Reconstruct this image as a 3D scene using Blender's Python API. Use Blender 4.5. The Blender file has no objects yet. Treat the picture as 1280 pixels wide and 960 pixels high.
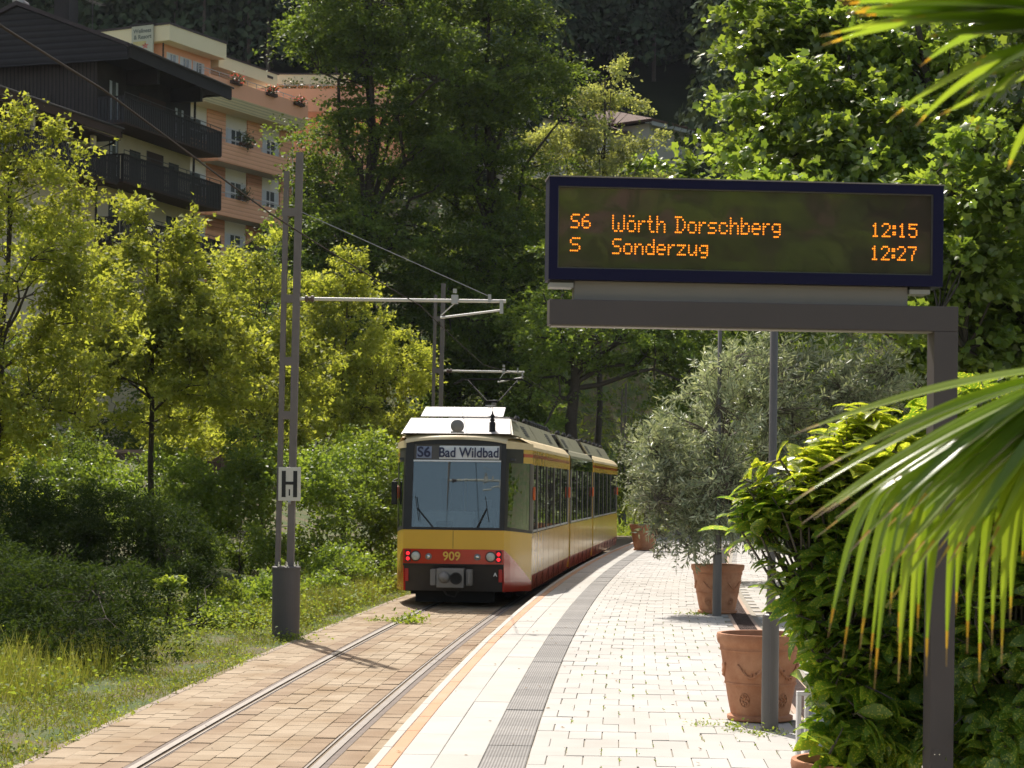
import bpy, bmesh, math, random
import numpy as np
from mathutils import Vector, Matrix
PI = math.pi
RNG = np.random.default_rng(7)
random.seed(7)
SC = bpy.context.scene
COL = SC.collection
# ------------------------------------------------------------------ camera, sky, sun, exposure
F, CX, CY, ROLL, H = 2500.0, 640.0, 606.5, math.radians(.65), 2.3
cam = bpy.data.cameras.new('camera'); camo = bpy.data.objects.new('camera', cam); COL.objects.link(camo)
cam.sensor_width = 36; cam.lens = 36*F/1280; cam.shift_y = (CY-480)/1280
cam.clip_start = .05; cam.clip_end = 2000
camo.location = (0, 0, H)
camo.rotation_euler = (Matrix.Rotation(PI/2, 4, 'X') @ Matrix.Rotation(ROLL, 4, 'Z')).to_euler()
cam.dof.use_dof = True; cam.dof.focus_distance = 17; cam.dof.aperture_fstop = 12
SC.camera = camo
SUN_AZ, SUN_EL = math.radians(-20), math.radians(54)      # azimuth from +Y towards +X
w = bpy.data.worlds.new('World'); SC.world = w; w.use_nodes = True
nt = w.node_tree; bg = nt.nodes['Background']
sky = nt.nodes.new('ShaderNodeTexSky'); sky.sky_type = 'NISHITA'; sky.sun_disc = False
sky.sun_elevation = SUN_EL; sky.sun_rotation = SUN_AZ; sky.air_density = 1.0; sky.dust_density = 2.0
wbm = nt.nodes.new('ShaderNodeMix'); wbm.data_type = 'RGBA'; wbm.blend_type = 'MULTIPLY'; wbm.inputs[0].default_value = 1; wbm.inputs[7].default_value = (1.12, .95, .76, 1)
nt.links.new(sky.outputs[0], wbm.inputs[6]); nt.links.new(wbm.outputs[2], bg.inputs[0]); bg.inputs[1].default_value = .15
sl = bpy.data.lights.new('sun', 'SUN'); sl.energy = 4.7; sl.angle = math.radians(.53); sl.color = (1, .94, .86)
slo = bpy.data.objects.new('sun', sl); COL.objects.link(slo)
SDIR = Vector((math.sin(SUN_AZ)*math.cos(SUN_EL), math.cos(SUN_AZ)*math.cos(SUN_EL), math.sin(SUN_EL)))
slo.rotation_euler = SDIR.to_track_quat('Z', 'Y').to_euler(); slo.location = (0, 0, 60)
SC.view_settings.view_transform = 'Standard'; SC.view_settings.look = 'None'
SC.view_settings.exposure = .5; SC.view_settings.gamma = 1
SC.cycles.max_bounces = 7; SC.cycles.transparent_max_bounces = 8; SC.cycles.diffuse_bounces = 3
SC.cycles.glossy_bounces = 3; SC.cycles.transmission_bounces = 4
SC.cycles.caustics_reflective = False; SC.cycles.caustics_refractive = False
SC.cycles.sample_clamp_indirect = 6
try: SC.cycles.use_denoising = True
except Exception: pass

# ------------------------------------------------------------------ places: where a picture point lies in the world
def unroll(px, py):
    u, v = px-CX, py-CY; c, s = math.cos(-ROLL), math.sin(-ROLL)
    return c*u-s*v, s*u+c*v
def atz(px, py, z):                       # point of height z
    u, v = unroll(px, py); d = F*(H-z)/v
    return Vector((u*d/F, d, z))
def atd(px, py, d):                       # point at distance d
    u, v = unroll(px, py)
    return Vector((u*d/F, d, H-v*d/F))
PZ = .33                                  # platform height
def edge(y): return 7.74e-4*y*y+2.72e-2*y-1.51      # platform edge
def centre(y): return edge(y)-1.41                  # middle of the track
def slope(y): return 2*7.74e-4*y+2.72e-2
def offp(y, off, z=0.0):                  # point at a sideways distance from the platform edge
    m = slope(y); n = math.hypot(m, 1)
    return Vector((edge(y)+off/n, y-off*m/n, z))
def sstep(a, b, x):
    t = np.clip((x-a)/(b-a), 0, 1); return t*t*(3-2*t)
def ground(x, y):
    off = x-(7.74e-4*y*y+2.72e-2*y-2.92)
    off = np.where(np.asarray(y) > 130, x-13.7, off)
    z = -.03 + .14*sstep(3.1, 5, -off)+.55*sstep(4.5, 9, -off)+2.6*sstep(8, 17, -off)
    z = z+.6*sstep(5.5, 14, off)
    yy = np.maximum(0, np.asarray(y)-92.)
    z = z+yy*.5*sstep(0, 30, yy)
    return z
def gz(x, y): return float(ground(x, y))

# ------------------------------------------------------------------ materials
def new_mat(name):
    m = bpy.data.materials.new(name); m.use_nodes = True
    return m, m.node_tree, m.node_tree.nodes['Principled BSDF']
def N(t, kind, **kw):
    n = t.nodes.new('ShaderNode'+kind)
    for k, v in kw.items():
        if hasattr(n, k): setattr(n, k, v)
    return n
def simple(name, col, rough=.6, metal=0, noise=0., nscale=8, bump=0., spec=.5, coat=0, emit=None):
    m, t, b = new_mat(name)
    b.inputs['Base Color'].default_value = (*col, 1); b.inputs['Roughness'].default_value = rough
    b.inputs['Metallic'].default_value = metal; b.inputs['Specular IOR Level'].default_value = spec
    if coat: b.inputs['Coat Weight'].default_value = coat; b.inputs['Coat Roughness'].default_value = .08
    if emit:
        b.inputs['Emission Color'].default_value = (*col, 1); b.inputs['Emission Strength'].default_value = emit
    if noise or bump:
        tc = N(t, 'TexCoord'); nz = N(t, 'TexNoise'); nz.inputs['Scale'].default_value = nscale; nz.inputs['Detail'].default_value = 6
        t.links.new(tc.outputs['Object'], nz.inputs['Vector'])
        if noise:
            mp = N(t, 'MapRange'); mp.inputs[3].default_value = 1-noise; mp.inputs[4].default_value = 1+noise
            t.links.new(nz.outputs[0], mp.inputs[0])
            mx = N(t, 'Mix', data_type='RGBA', blend_type='MULTIPLY'); mx.inputs[0].default_value = 1
            mx.inputs[6].default_value = (*col, 1)
            t.links.new(mp.outputs[0], mx.inputs[7]); t.links.new(mx.outputs[2], b.inputs['Base Color'])
        if bump:
            bp = N(t, 'Bump'); bp.inputs['Strength'].default_value = bump; bp.inputs['Distance'].default_value = .02
            t.links.new(nz.outputs[0], bp.inputs['Height']); t.links.new(bp.outputs[0], b.inputs['Normal'])
    return m
def leaf_mat(name, c1, c2, trans=.45, rough=.45, tcol=None, spec=.5, patch=.35, pscale=.5, spots=None, glow=1.6):
    m, t, b = new_mat(name)
    geo = N(t, 'NewGeometry'); oi = N(t, 'ObjectInfo')
    ad = N(t, 'Math', operation='ADD'); fr = N(t, 'Math', operation='FRACT')
    t.links.new(geo.outputs['Random Per Island'], ad.inputs[0]); t.links.new(oi.outputs['Random'], ad.inputs[1])
    t.links.new(ad.outputs[0], fr.inputs[0])
    mx = N(t, 'Mix', data_type='RGBA'); mx.inputs[6].default_value = (*c1, 1); mx.inputs[7].default_value = (*c2, 1)
    t.links.new(fr.outputs[0], mx.inputs[0])
    nz = N(t, 'TexNoise'); nz.inputs['Scale'].default_value = pscale; nz.inputs['Detail'].default_value = 2
    t.links.new(geo.outputs['Position'], nz.inputs['Vector'])
    mp = N(t, 'MapRange'); mp.inputs[1].default_value = .3; mp.inputs[2].default_value = .7
    mp.inputs[3].default_value = 1-patch; mp.inputs[4].default_value = 1+patch; t.links.new(nz.outputs[0], mp.inputs[0])
    m2 = N(t, 'Mix', data_type='RGBA', blend_type='MULTIPLY'); m2.inputs[0].default_value = 1
    t.links.new(mx.outputs[2], m2.inputs[6]); t.links.new(mp.outputs[0], m2.inputs[7])
    col = m2.outputs[2]
    if spots:
        sn = N(t, 'TexNoise'); sn.inputs['Scale'].default_value = 95; sn.inputs['Detail'].default_value = 3
        t.links.new(geo.outputs['Position'], sn.inputs['Vector'])
        sr = N(t, 'MapRange'); sr.inputs[1].default_value = .56; sr.inputs[2].default_value = .62
        t.links.new(sn.outputs[0], sr.inputs[0])
        ms = N(t, 'Mix', data_type='RGBA'); ms.inputs[7].default_value = (*spots, 1)
        t.links.new(sr.outputs[0], ms.inputs[0]); t.links.new(col, ms.inputs[6]); col = ms.outputs[2]
    t.links.new(col, b.inputs['Base Color']); b.inputs['Roughness'].default_value = rough
    b.inputs['Specular IOR Level'].default_value = spec
    tr = N(t, 'BsdfTranslucent')
    tm = N(t, 'Mix', data_type='RGBA', blend_type='MULTIPLY'); tm.inputs[0].default_value = 1
    tm.inputs[7].default_value = (*(tcol or (1.25*glow, 1.15*glow, .45*glow)), 1)
    t.links.new(col, tm.inputs[6]); t.links.new(tm.outputs[2], tr.inputs[0])
    ms = N(t, 'MixShader'); ms.inputs[0].default_value = trans
    t.links.new(b.outputs[0], ms.inputs[1]); t.links.new(tr.outputs[0], ms.inputs[2])
    t.links.new(ms.outputs[0], t.nodes['Material Output'].inputs[0])
    return m
def stone_mat(name, c1, c2, stain=None, stain_amt=0, rough=.85, rnd=.5, nscale=14, bump=.35):
    m, t, b = new_mat(name)
    geo = N(t, 'NewGeometry'); oi = N(t, 'ObjectInfo')
    ad = N(t, 'Math', operation='ADD'); fr = N(t, 'Math', operation='FRACT')
    t.links.new(geo.outputs['Random Per Island'], ad.inputs[0]); t.links.new(oi.outputs['Random'], ad.inputs[1]); t.links.new(ad.outputs[0], fr.inputs[0])
    nz = N(t, 'TexNoise'); nz.inputs['Scale'].default_value = nscale; nz.inputs['Detail'].default_value = 8; nz.inputs['Roughness'].default_value = .65
    t.links.new(geo.outputs['Position'], nz.inputs['Vector'])
    ma = N(t, 'Mix', data_type='FLOAT'); ma.inputs[0].default_value = rnd
    t.links.new(nz.outputs[0], ma.inputs[2]); t.links.new(fr.outputs[0], ma.inputs[3])
    mx = N(t, 'Mix', data_type='RGBA'); mx.inputs[6].default_value = (*c1, 1); mx.inputs[7].default_value = (*c2, 1)
    t.links.new(ma.outputs[0], mx.inputs[0]); col = mx.outputs[2]
    if stain:
        n2 = N(t, 'TexNoise'); n2.inputs['Scale'].default_value = 1.1; n2.inputs['Detail'].default_value = 7
        t.links.new(geo.outputs['Position'], n2.inputs['Vector'])
        mr = N(t, 'MapRange'); mr.inputs[1].default_value = .42; mr.inputs[2].default_value = .72; mr.inputs[4].default_value = stain_amt
        t.links.new(n2.outputs[0], mr.inputs[0])
        m3 = N(t, 'Mix', data_type='RGBA'); m3.inputs[7].default_value = (*stain, 1)
        t.links.new(mr.outputs[0], m3.inputs[0]); t.links.new(col, m3.inputs[6]); col = m3.outputs[2]
    t.links.new(col, b.inputs['Base Color']); b.inputs['Roughness'].default_value = rough; b.inputs['Specular IOR Level'].default_value = .3
    n4 = N(t, 'TexNoise'); n4.inputs['Scale'].default_value = 120; n4.inputs['Detail'].default_value = 4
    t.links.new(geo.outputs['Position'], n4.inputs['Vector'])
    bp = N(t, 'Bump'); bp.inputs['Strength'].default_value = bump; bp.inputs['Distance'].default_value = .004
    t.links.new(n4.outputs[0], bp.inputs['Height']); t.links.new(bp.outputs[0], b.inputs['Normal'])
    return m
def glass_mat(name, tint, refl=.3, tr=.6):
    m, t, b = new_mat(name)
    g = N(t, 'BsdfGlossy'); g.inputs['Roughness'].default_value = .02; g.inputs[0].default_value = (.75, .84, .84, 1)
    tp = N(t, 'BsdfTransparent'); tp.inputs[0].default_value = (*tint, 1)
    b.inputs['Base Color'].default_value = (.02, .025, .025, 1); b.inputs['Roughness'].default_value = .1
    m0 = N(t, 'MixShader'); m0.inputs[0].default_value = tr
    t.links.new(b.outputs[0], m0.inputs[1]); t.links.new(tp.outputs[0], m0.inputs[2])
    lw = N(t, 'LayerWeight'); lw.inputs[0].default_value = .25
    mr = N(t, 'MapRange'); mr.inputs[3].default_value = refl; mr.inputs[4].default_value = 1
    t.links.new(lw.outputs['Fresnel'], mr.inputs[0])
    ms = N(t, 'MixShader'); t.links.new(mr.outputs[0], ms.inputs[0]); t.links.new(m0.outputs[0], ms.inputs[1]); t.links.new(g.outputs[0], ms.inputs[2])
    t.links.new(ms.outputs[0], t.nodes['Material Output'].inputs[0])
    return m

M = {}
M['bark'] = simple('bark', (.05, .04, .03), .9, noise=.5, nscale=9, bump=.8)
M['bark_pale'] = simple('bark_pale', (.12, .10, .08), .9, noise=.4, nscale=9, bump=.6)
M['maple_leaf'] = leaf_mat('maple_leaf', (.168, .21, .040), (.285, .315, .078), trans=.52, rough=.6, spec=.25, glow=1.7, tcol=(2.1, 1.93, .85))
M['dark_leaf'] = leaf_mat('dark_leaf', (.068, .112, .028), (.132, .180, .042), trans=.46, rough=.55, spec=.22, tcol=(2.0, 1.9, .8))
M['plane_leaf'] = leaf_mat('plane_leaf', (.10, .165, .035), (.20, .27, .055), trans=.5, rough=.30, spec=.85, tcol=(2.1, 1.95, .8))
M['larch_leaf'] = leaf_mat('larch_leaf', (.20, .24, .11), (.32, .35, .18), trans=.45, rough=.6, spec=.3)
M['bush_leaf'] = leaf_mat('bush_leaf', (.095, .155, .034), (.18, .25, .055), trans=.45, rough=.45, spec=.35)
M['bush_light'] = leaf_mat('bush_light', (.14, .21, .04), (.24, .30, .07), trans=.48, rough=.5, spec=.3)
M['juniper_leaf'] = leaf_mat('juniper_leaf', (.024, .045, .013), (.050, .078, .020), trans=.3, rough=.8, spec=.1, glow=1.4)
M['forest_leaf'] = leaf_mat('forest_leaf', (.045, .070, .042), (.085, .118, .060), trans=.15, rough=.9, patch=.5, pscale=.06, glow=1, spec=.05)
M['olive_leaf'] = leaf_mat('olive_leaf', (.16, .20, .105), (.45, .48, .34), trans=.25, rough=.4, spec=.5, tcol=(1.4, 1.4, .8))
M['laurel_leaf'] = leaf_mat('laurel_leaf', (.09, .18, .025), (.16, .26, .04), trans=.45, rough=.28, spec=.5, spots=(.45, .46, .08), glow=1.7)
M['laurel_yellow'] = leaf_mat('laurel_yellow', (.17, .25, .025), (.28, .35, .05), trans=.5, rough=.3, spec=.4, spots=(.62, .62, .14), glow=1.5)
M['grass'] = leaf_mat('grass', (.13, .17, .035), (.26, .265, .085), trans=.4, rough=.8, spec=.1, glow=1.3)
M['dry_grass'] = leaf_mat('dry_grass', (.15, .19, .07), (.30, .30, .16), trans=.35, rough=.8, spec=.1, glow=1.1)
M['weed'] = leaf_mat('weed', (.12, .185, .035), (.22, .27, .07), trans=.45, rough=.6, spec=.2)
M['red_flower'] = leaf_mat('red_flower', (.5, .03, .03), (.7, .12, .15), trans=.3)
M['geranium'] = leaf_mat('geranium', (.05, .09, .03), (.10, .10, .04), trans=.2)
M['soil'] = simple('soil', (.10, .075, .05), .95, noise=.5, nscale=6, bump=.8)

# ------------------------------------------------------------------ helpers
def tag(o, label=None, cat=None, group=None, kind=None):
    if label: o['label'] = label
    if cat: o['category'] = cat
    if group: o['group'] = group
    if kind: o['kind'] = kind
    return o
def empty(name, loc=(0, 0, 0), rz=0, **kw):
    o = bpy.data.objects.new(name, None); COL.objects.link(o)
    o.location = loc; o.rotation_euler = (0, 0, rz); o.empty_display_size = .2
    return tag(o, **kw)
def link(name, me, mats, parent=None, loc=None, rz=0):
    for m in (mats if isinstance(mats, (list, tuple)) else [mats]): me.materials.append(M[m] if isinstance(m, str) else m)
    o = bpy.data.objects.new(name, me); COL.objects.link(o)
    if parent: o.parent = parent
    if loc is not None: o.location = loc
    if rz: o.rotation_euler = (0, 0, rz)
    return o
class MB:
    def __init__(s): s.v, s.f, s.m = [], [], []
    def face(s, idx, mi=0): s.f.append(tuple(idx)); s.m.append(mi)
    def poly(s, pts, mi=0):
        b = len(s.v); s.v += [tuple(p) for p in pts]; s.face(range(b, b+len(pts)), mi)
    def box(s, x0, x1, y0, y1, z0, z1, mi=0, T=None, ch=0):
        if x1 < x0: x0, x1 = x1, x0
        if y1 < y0: y0, y1 = y1, y0
        if z1 < z0: z0, z1 = z1, z0
        b = len(s.v)
        P = [(x0, y0, z0), (x1, y0, z0), (x1, y1, z0), (x0, y1, z0), (x0, y0, z1-ch), (x1, y0, z1-ch), (x1, y1, z1-ch), (x0, y1, z1-ch)]
        if ch: P += [(x0+ch, y0+ch, z1), (x1-ch, y0+ch, z1), (x1-ch, y1-ch, z1), (x0+ch, y1-ch, z1)]
        if T: P = [tuple(T @ Vector(p)) for p in P]
        s.v += P
        fs = [(0, 3, 2, 1), (0, 1, 5, 4), (1, 2, 6, 5), (2, 3, 7, 6), (3, 0, 4, 7)]
        fs += [(4, 5, 9, 8), (5, 6, 10, 9), (6, 7, 11, 10), (7, 4, 8, 11), (8, 9, 10, 11)] if ch else [(4, 5, 6, 7)]
        for q in fs: s.face([b+i for i in q], mi)
        return s
    def prism(s, pts, d, mi=0):           # polygon and its copy moved by d
        b = len(s.v); n = len(pts); d = Vector(d)
        s.v += [tuple(Vector(p)) for p in pts]+[tuple(Vector(p)+d) for p in pts]
        s.face(range(b, b+n), mi); s.face(range(b+2*n-1, b+n-1, -1), mi)
        for i in range(n): s.face((b+i, b+n+i, b+n+(i+1) % n, b+(i+1) % n), mi)
        return s
    def tube(s, pts, rad, n=8, mi=0, cap=True):
        pts = [Vector(p) for p in pts]
        if not hasattr(rad, '__len__'): rad = [rad]*len(pts)
        b = len(s.v)
        for i, p in enumerate(pts):
            d = (pts[min(i+1, len(pts)-1)]-pts[max(i-1, 0)]).normalized()
            a = d.cross(Vector((0, 0, 1)) if abs(d.z) < .95 else Vector((1, 0, 0))).normalized(); c = d.cross(a)
            for k in range(n):
                t = 2*PI*k/n; s.v.append(tuple(p+(a*math.cos(t)+c*math.sin(t))*rad[i]))
        for i in range(len(pts)-1):
            for k in range(n):
                s.face((b+i*n+k, b+i*n+(k+1) % n, b+(i+1)*n+(k+1) % n, b+(i+1)*n+k), mi)
        if cap:
            s.face([b+k for k in range(n)][::-1], mi); s.face([b+(len(pts)-1)*n+k for k in range(n)], mi)
        return s
    def lathe(s, prof, n=32, c=(0, 0, 0), mi=0, axis='z'):
        b = len(s.v)
        for r, z in prof:
            for k in range(n):
                t = 2*PI*k/n
                p = (r*math.cos(t), r*math.sin(t), z) if axis == 'z' else (r*math.cos(t), z, r*math.sin(t))
                s.v.append((c[0]+p[0], c[1]+p[1], c[2]+p[2]))
        for i in range(len(prof)-1):
            for k in range(n): s.face((b+i*n+k, b+i*n+(k+1) % n, b+(i+1)*n+(k+1) % n, b+(i+1)*n+k), mi)
        s.face([b+k for k in range(n)][::-1], mi); s.face([b+(len(prof)-1)*n+k for k in range(n)], mi)
        return s
    def mesh(s, name, smooth=False):
        me = bpy.data.meshes.new(name); me.from_pydata(s.v, [], s.f); me.update()
        me.polygons.foreach_set('material_index', s.m)
        if smooth: me.polygons.foreach_set('use_smooth', [True]*len(s.f))
        return me
    def build(s, name, mats, parent=None, loc=None, rz=0, smooth=False, bevel=0, fixn=True):
        me = s.mesh(name, smooth)
        if fixn:
            bm = bmesh.new(); bm.from_mesh(me); bmesh.ops.recalc_face_normals(bm, faces=bm.faces); bm.to_mesh(me); bm.free()
        o = link(name, me, mats, parent, loc, rz)
        if bevel:
            md = o.modifiers.new('bevel', 'BEVEL'); md.width = bevel; md.segments = 2; md.limit_method = 'ANGLE'; md.angle_limit = math.radians(40)
        return o
def text(name, s, size, mat, parent, loc, rot, ext=.002, bold=.0, sx=1, align='CENTER'):
    c = bpy.data.curves.new(name, 'FONT'); c.body = s; c.size = size; c.extrude = ext; c.offset = bold
    c.align_x = align; c.align_y = 'CENTER'; c.materials.append(M[mat])
    tmp = bpy.data.objects.new('tmp_text', c); me = bpy.data.meshes.new_from_object(tmp); bpy.data.objects.remove(tmp); me.materials.clear(); me.materials.append(M[mat])
    o = bpy.data.objects.new(name, me); COL.objects.link(o); o.parent = parent; o.location = loc; o.rotation_euler = rot; o.scale = (sx, 1, 1)
    return o

def pieces(mb):                           # the separate solids collected in one MB
    par = list(range(len(mb.v)))
    def find(a):
        while par[a] != a: par[a] = par[par[a]]; a = par[a]
        return a
    for f in mb.f:
        r = find(f[0])
        for i in f[1:]: par[find(i)] = r
    out = {}
    for f, m_ in zip(mb.f, mb.m): out.setdefault(find(f[0]), []).append((f, m_))
    res = []
    for fs in out.values():
        n = MB(); mp = {}
        for f, m_ in fs:
            for i in f:
                if i not in mp: mp[i] = len(n.v); n.v.append(mb.v[i])
            n.face([mp[i] for i in f], m_)
        res.append(n)
    return res
def build_each(mb, name, mat, parent, **k): return [p.build(name, mat, parent, **k) for p in pieces(mb)]
# leaves: many copies of one small template in a single mesh
def T_oval(w=.55, fold=.12):
    v = np.array([(0, 0, 0), (w/2, .5, fold), (0, 1, 0), (-w/2, .5, fold)]); return v, np.array([(0, 1, 2), (0, 2, 3)])
def T_star():
    v = [(0, 0, 0)]; P = [(.12, .0), (.42, .06), (.40, .30), (.56, .58), (.30, .66), (.0, 1.0), (-.30, .66), (-.56, .58), (-.40, .30), (-.42, .06), (-.12, .0)]
    v = [(0, .3, .05)]+[(a, b, -.10*abs(a)-.05*b) for a, b in P]
    f = [(0, i, i+1) for i in range(1, 11)]
    return np.array(v), np.array(f)
def T_lobe():
    v = [(0, 0, 0), (.42, .28, .05), (.2, .45, .0), (.0, 1, -.08), (-.2, .45, 0), (-.42, .28, .05)]
    return np.array(v), np.array([(0, 1, 2), (0, 2, 3), (0, 3, 4), (0, 4, 5)])
def T_lance(w=.2):
    v = np.array([(0, 0, 0), (w/2, .45, .03), (0, 1, -.02), (-w/2, .45, .03)]); return v, np.array([(0, 1, 2), (0, 2, 3)])
def T_laurel():
    rows = [(0, 0, 0), (.13, .18, 0), (.22, .42, .02), (.19, .68, 0), (.09, .88, -.06), (0, 1, -.12)]
    v, f = [], []
    for a, y, z in rows:
        v += [(-a, y, z+.08*a*4*.5), (0, y, z-.03), (a, y, z+.08*a*4*.5)]
    for i in range(5):
        b = i*3
        f += [(b, b+1, b+4), (b, b+4, b+3), (b+1, b+2, b+5), (b+1, b+5, b+4)]
    return np.array(v, float), np.array(f)
def T_blade():
    v = np.array([(-.5, 0, 0), (.5, 0, 0), (.35, .6, .06), (-.35, .6, .06), (0, 1, .22)]); return v, np.array([(0, 1, 2), (0, 2, 3), (3, 2, 4)])
def unit(a): return a/np.maximum(1e-9, np.linalg.norm(a, axis=-1, keepdims=True))
def frames(nrm, dirv):
    z = unit(nrm); y = unit(dirv-(dirv*z).sum(1, keepdims=True)*z); x = np.cross(y, z)
    return np.stack([x, y, z], 2)         # columns
def npmesh(name, V, Fc):
    me = bpy.data.meshes.new(name); n, k = Fc.shape
    me.vertices.add(len(V)); me.vertices.foreach_set('co', V.astype(np.float32).ravel())
    me.loops.add(n*k); me.loops.foreach_set('vertex_index', Fc.astype(np.int32).ravel())
    me.polygons.add(n); me.polygons.foreach_set('loop_start', np.arange(0, n*k, k, dtype=np.int32))
    try: me.polygons.foreach_set('loop_total', np.full(n, k, dtype=np.int32))
    except Exception: pass
    me.update(calc_edges=True)
    return me
def scatter(name, T, pos, R, size, mats, parent=None, aniso=None, kind='stuff'):
    tv, tf = T; n = len(pos)
    tvv = tv[None]*np.reshape(size, (n, 1, 1)) if aniso is None else tv[None]*aniso[:, None, :]
    V = np.einsum('nij,nkj->nki', R, tvv)+pos[:, None, :]
    Fc = tf[None]+(np.arange(n)*len(tv))[:, None, None]
    o = link(name, npmesh(name, V.reshape(-1, 3), Fc.reshape(-1, tf.shape[1])), mats, parent)
    if kind: o['kind'] = kind
    return o
def leaf_rot(n, up=1.0, spread=.8, droop=0.0, out=None, outw=0.):
    nr = RNG.normal(size=(n, 3))*spread+np.array([0, 0, up])
    if out is not None: nr = nr+out*outw
    d = RNG.normal(size=(n, 3)); d[:, 2] -= droop
    return frames(nr, d)
def clumps(lobes, n, lo=.45):
    L = np.array(lobes, float); wt = L[:, 3]*L[:, 4]*L[:, 5]; wt = wt**.8; wt /= wt.sum()
    k = RNG.choice(len(L), n, p=wt); d = unit(RNG.normal(size=(n, 3)))
    r = (lo**3+(1-lo**3)*RNG.random(n))**(1/3)
    return L[k, :3]+d*r[:, None]*L[k, 3:6]
def tube_np(mb, a, b, ra, rb, sag=.0, n=5, seg=3, wob=.05):
    a, b = Vector(a), Vector(b); L = (b-a).length
    pts = [a]; rad = [ra]
    for i in range(1, seg+1):
        t = i/seg; p = a.lerp(b, t)
        if i < seg: p += Vector((random.gauss(0, wob*L), random.gauss(0, wob*L), random.gauss(0, wob*L)+sag*L*math.sin(PI*t)))
        pts.append(p); rad.append(ra+(rb-ra)*t)
    mb.tube(pts, rad, n, cap=False)
    return pts
def tree(name, label, cat, base, lobes, trunk, nclump=140, per=90, cr=.35, flat=.55, T=None, size=.1, mat='dark_leaf', bark='bark',
         tr=.15, group=None, nlimb=9, lo=.45, up=1., spread=.9, droop=.3, start=.35, svar=.3, upclump=1., twigs=True, lean=(0, 0), ll=11, shup=.25, hang=.15):
    base = Vector(base); root = empty(name, base, label=label, cat=cat, group=group)
    C = clumps(lobes, nclump, lo); mb = MB()
    top = Vector(trunk)
    nseg = 7; tp = []
    for i in range(nseg+1):
        t = i/nseg; p = base.lerp(top, t); p += Vector((random.gauss(0, tr*.35), random.gauss(0, tr*.35), 0)) if 0 < i else Vector((0, 0, -.2))
        tp.append(p)
    mb.tube([p-base for p in tp], [tr*(1.25 if i == 0 else 1)*(1-.8*i/nseg) for i in range(nseg+1)], 8, cap=False)
    idx = [int(RNG.integers(len(C)))]
    D = np.linalg.norm(C-C[idx[0]], axis=1)
    while len(idx) < nlimb:
        j = int(D.argmax()); idx.append(j); D = np.minimum(D, np.linalg.norm(C-C[j], axis=1))
    nodes = [(p-base) for p in tp[int(nseg*start):]]; nr = [tr*(1-.8*(i+int(nseg*start))/nseg)*.6 for i in range(len(nodes))]
    lim = []
    for j in idx:
        e = Vector(C[j])-base
        frac = start+(1-start)*min(1, max(0, (e.z/(max(.1, (top-base).z))-start)*.7))*.8
        k = frac*nseg; i0 = int(min(nseg-1, k)); s = tp[i0].lerp(tp[i0+1], k-i0)-base
        r0 = tr*(1-.8*frac)*.6
        seg = tube_np(mb, s, e, r0, tr*.06, sag=.10, n=5, seg=5, wob=.035)
        lim += list(zip(seg, [r0+(tr*.06-r0)*q/5 for q in range(6)]))
    P = np.array([tuple(p) for p, _ in lim]+[tuple(p) for p in nodes]); PR = np.array([r for _, r in lim]+nr)
    if twigs:
        for c in C:
            e = c-np.array(base); d = np.linalg.norm(P-e, axis=1)+np.maximum(0, P[:, 2]-e[2])*.8; j = int(d.argmin())
            if d[j] > .05: tube_np(mb, P[j], e, min(PR[j]*.7, tr*.16), tr*.025, sag=.06, n=4, seg=3, wob=.05)
    tro = mb.build('trunk', bark, root, smooth=True, fixn=False)
    # leaves sit along shoots that fan out of every twig end
    nsh = max(3, round(per/ll)); ns = nclump*nsh; kc = np.repeat(np.arange(nclump), nsh)
    axis = np.array([top.x, top.y, 0]); outw = C[kc]-axis; outw[:, 2] = 0; outw = unit(outw)
    sd = RNG.normal(size=(ns, 3))*[1, 1, flat]+outw*.55+np.array([0, 0, shup]); sd = unit(sd)
    sl_ = cr*2.1*(.45+.75*RNG.random(ns))*(.7+.6*RNG.random(nclump))[kc]
    s0 = C[kc]+RNG.normal(size=(ns, 3))*cr*[.5, .5, .3*max(flat, .4)]
    ks = np.repeat(np.arange(ns), ll); t_ = np.tile((np.arange(ll)+.5)/ll, ns)+RNG.normal(size=ns*ll)*.03
    pos = s0[ks]+sd[ks]*(sl_[ks]*t_)[:, None]+RNG.normal(size=(ns*ll, 3))*size*.42
    pos[:, 2] -= hang*sl_[ks]*t_**2
    pos = pos-np.array(base); n = ns*ll
    nr_ = RNG.normal(size=(n, 3))*spread*.8+np.array([0, 0, up])+RNG.normal(size=(ns, 3))[ks]*.35
    R = frames(nr_, sd[ks]*.9+RNG.normal(size=(n, 3))*.75-np.array([0, 0, droop*.5]))
    crn = scatter('crown', T or T_oval(), pos, R, size*(1-svar+2*svar*RNG.random(n)), mat, root)
    return root
# ================================================================== THE SETTING
# ---- ground
xs = np.unique(np.concatenate([np.linspace(-420, -60, 16), np.linspace(-60, 40, 70), np.linspace(40, 420, 16)]))
ys = np.unique(np.concatenate([np.linspace(-60, 0, 8), np.linspace(0, 110, 90), np.linspace(110, 420, 40)]))
X, Y = np.meshgrid(xs, ys); Z = ground(X, Y)+RNG.normal(size=X.shape)*.015*(np.abs(Y-60) > 60)
nx, ny = len(xs), len(ys)
V = np.stack([X.ravel(), Y.ravel(), Z.ravel()], 1)
ii, jj = np.meshgrid(np.arange(nx-1), np.arange(ny-1)); a = (jj*nx+ii).ravel()
Fg = np.stack([a, a+1, a+nx+1, a+nx], 1)
m, t, b = new_mat('turf_ground'); M['turf'] = m
geo = N(t, 'NewGeometry'); n1 = N(t, 'TexNoise'); n1.inputs['Scale'].default_value = 1.6; n1.inputs['Detail'].default_value = 8
t.links.new(geo.outputs['Position'], n1.inputs['Vector'])
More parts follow.
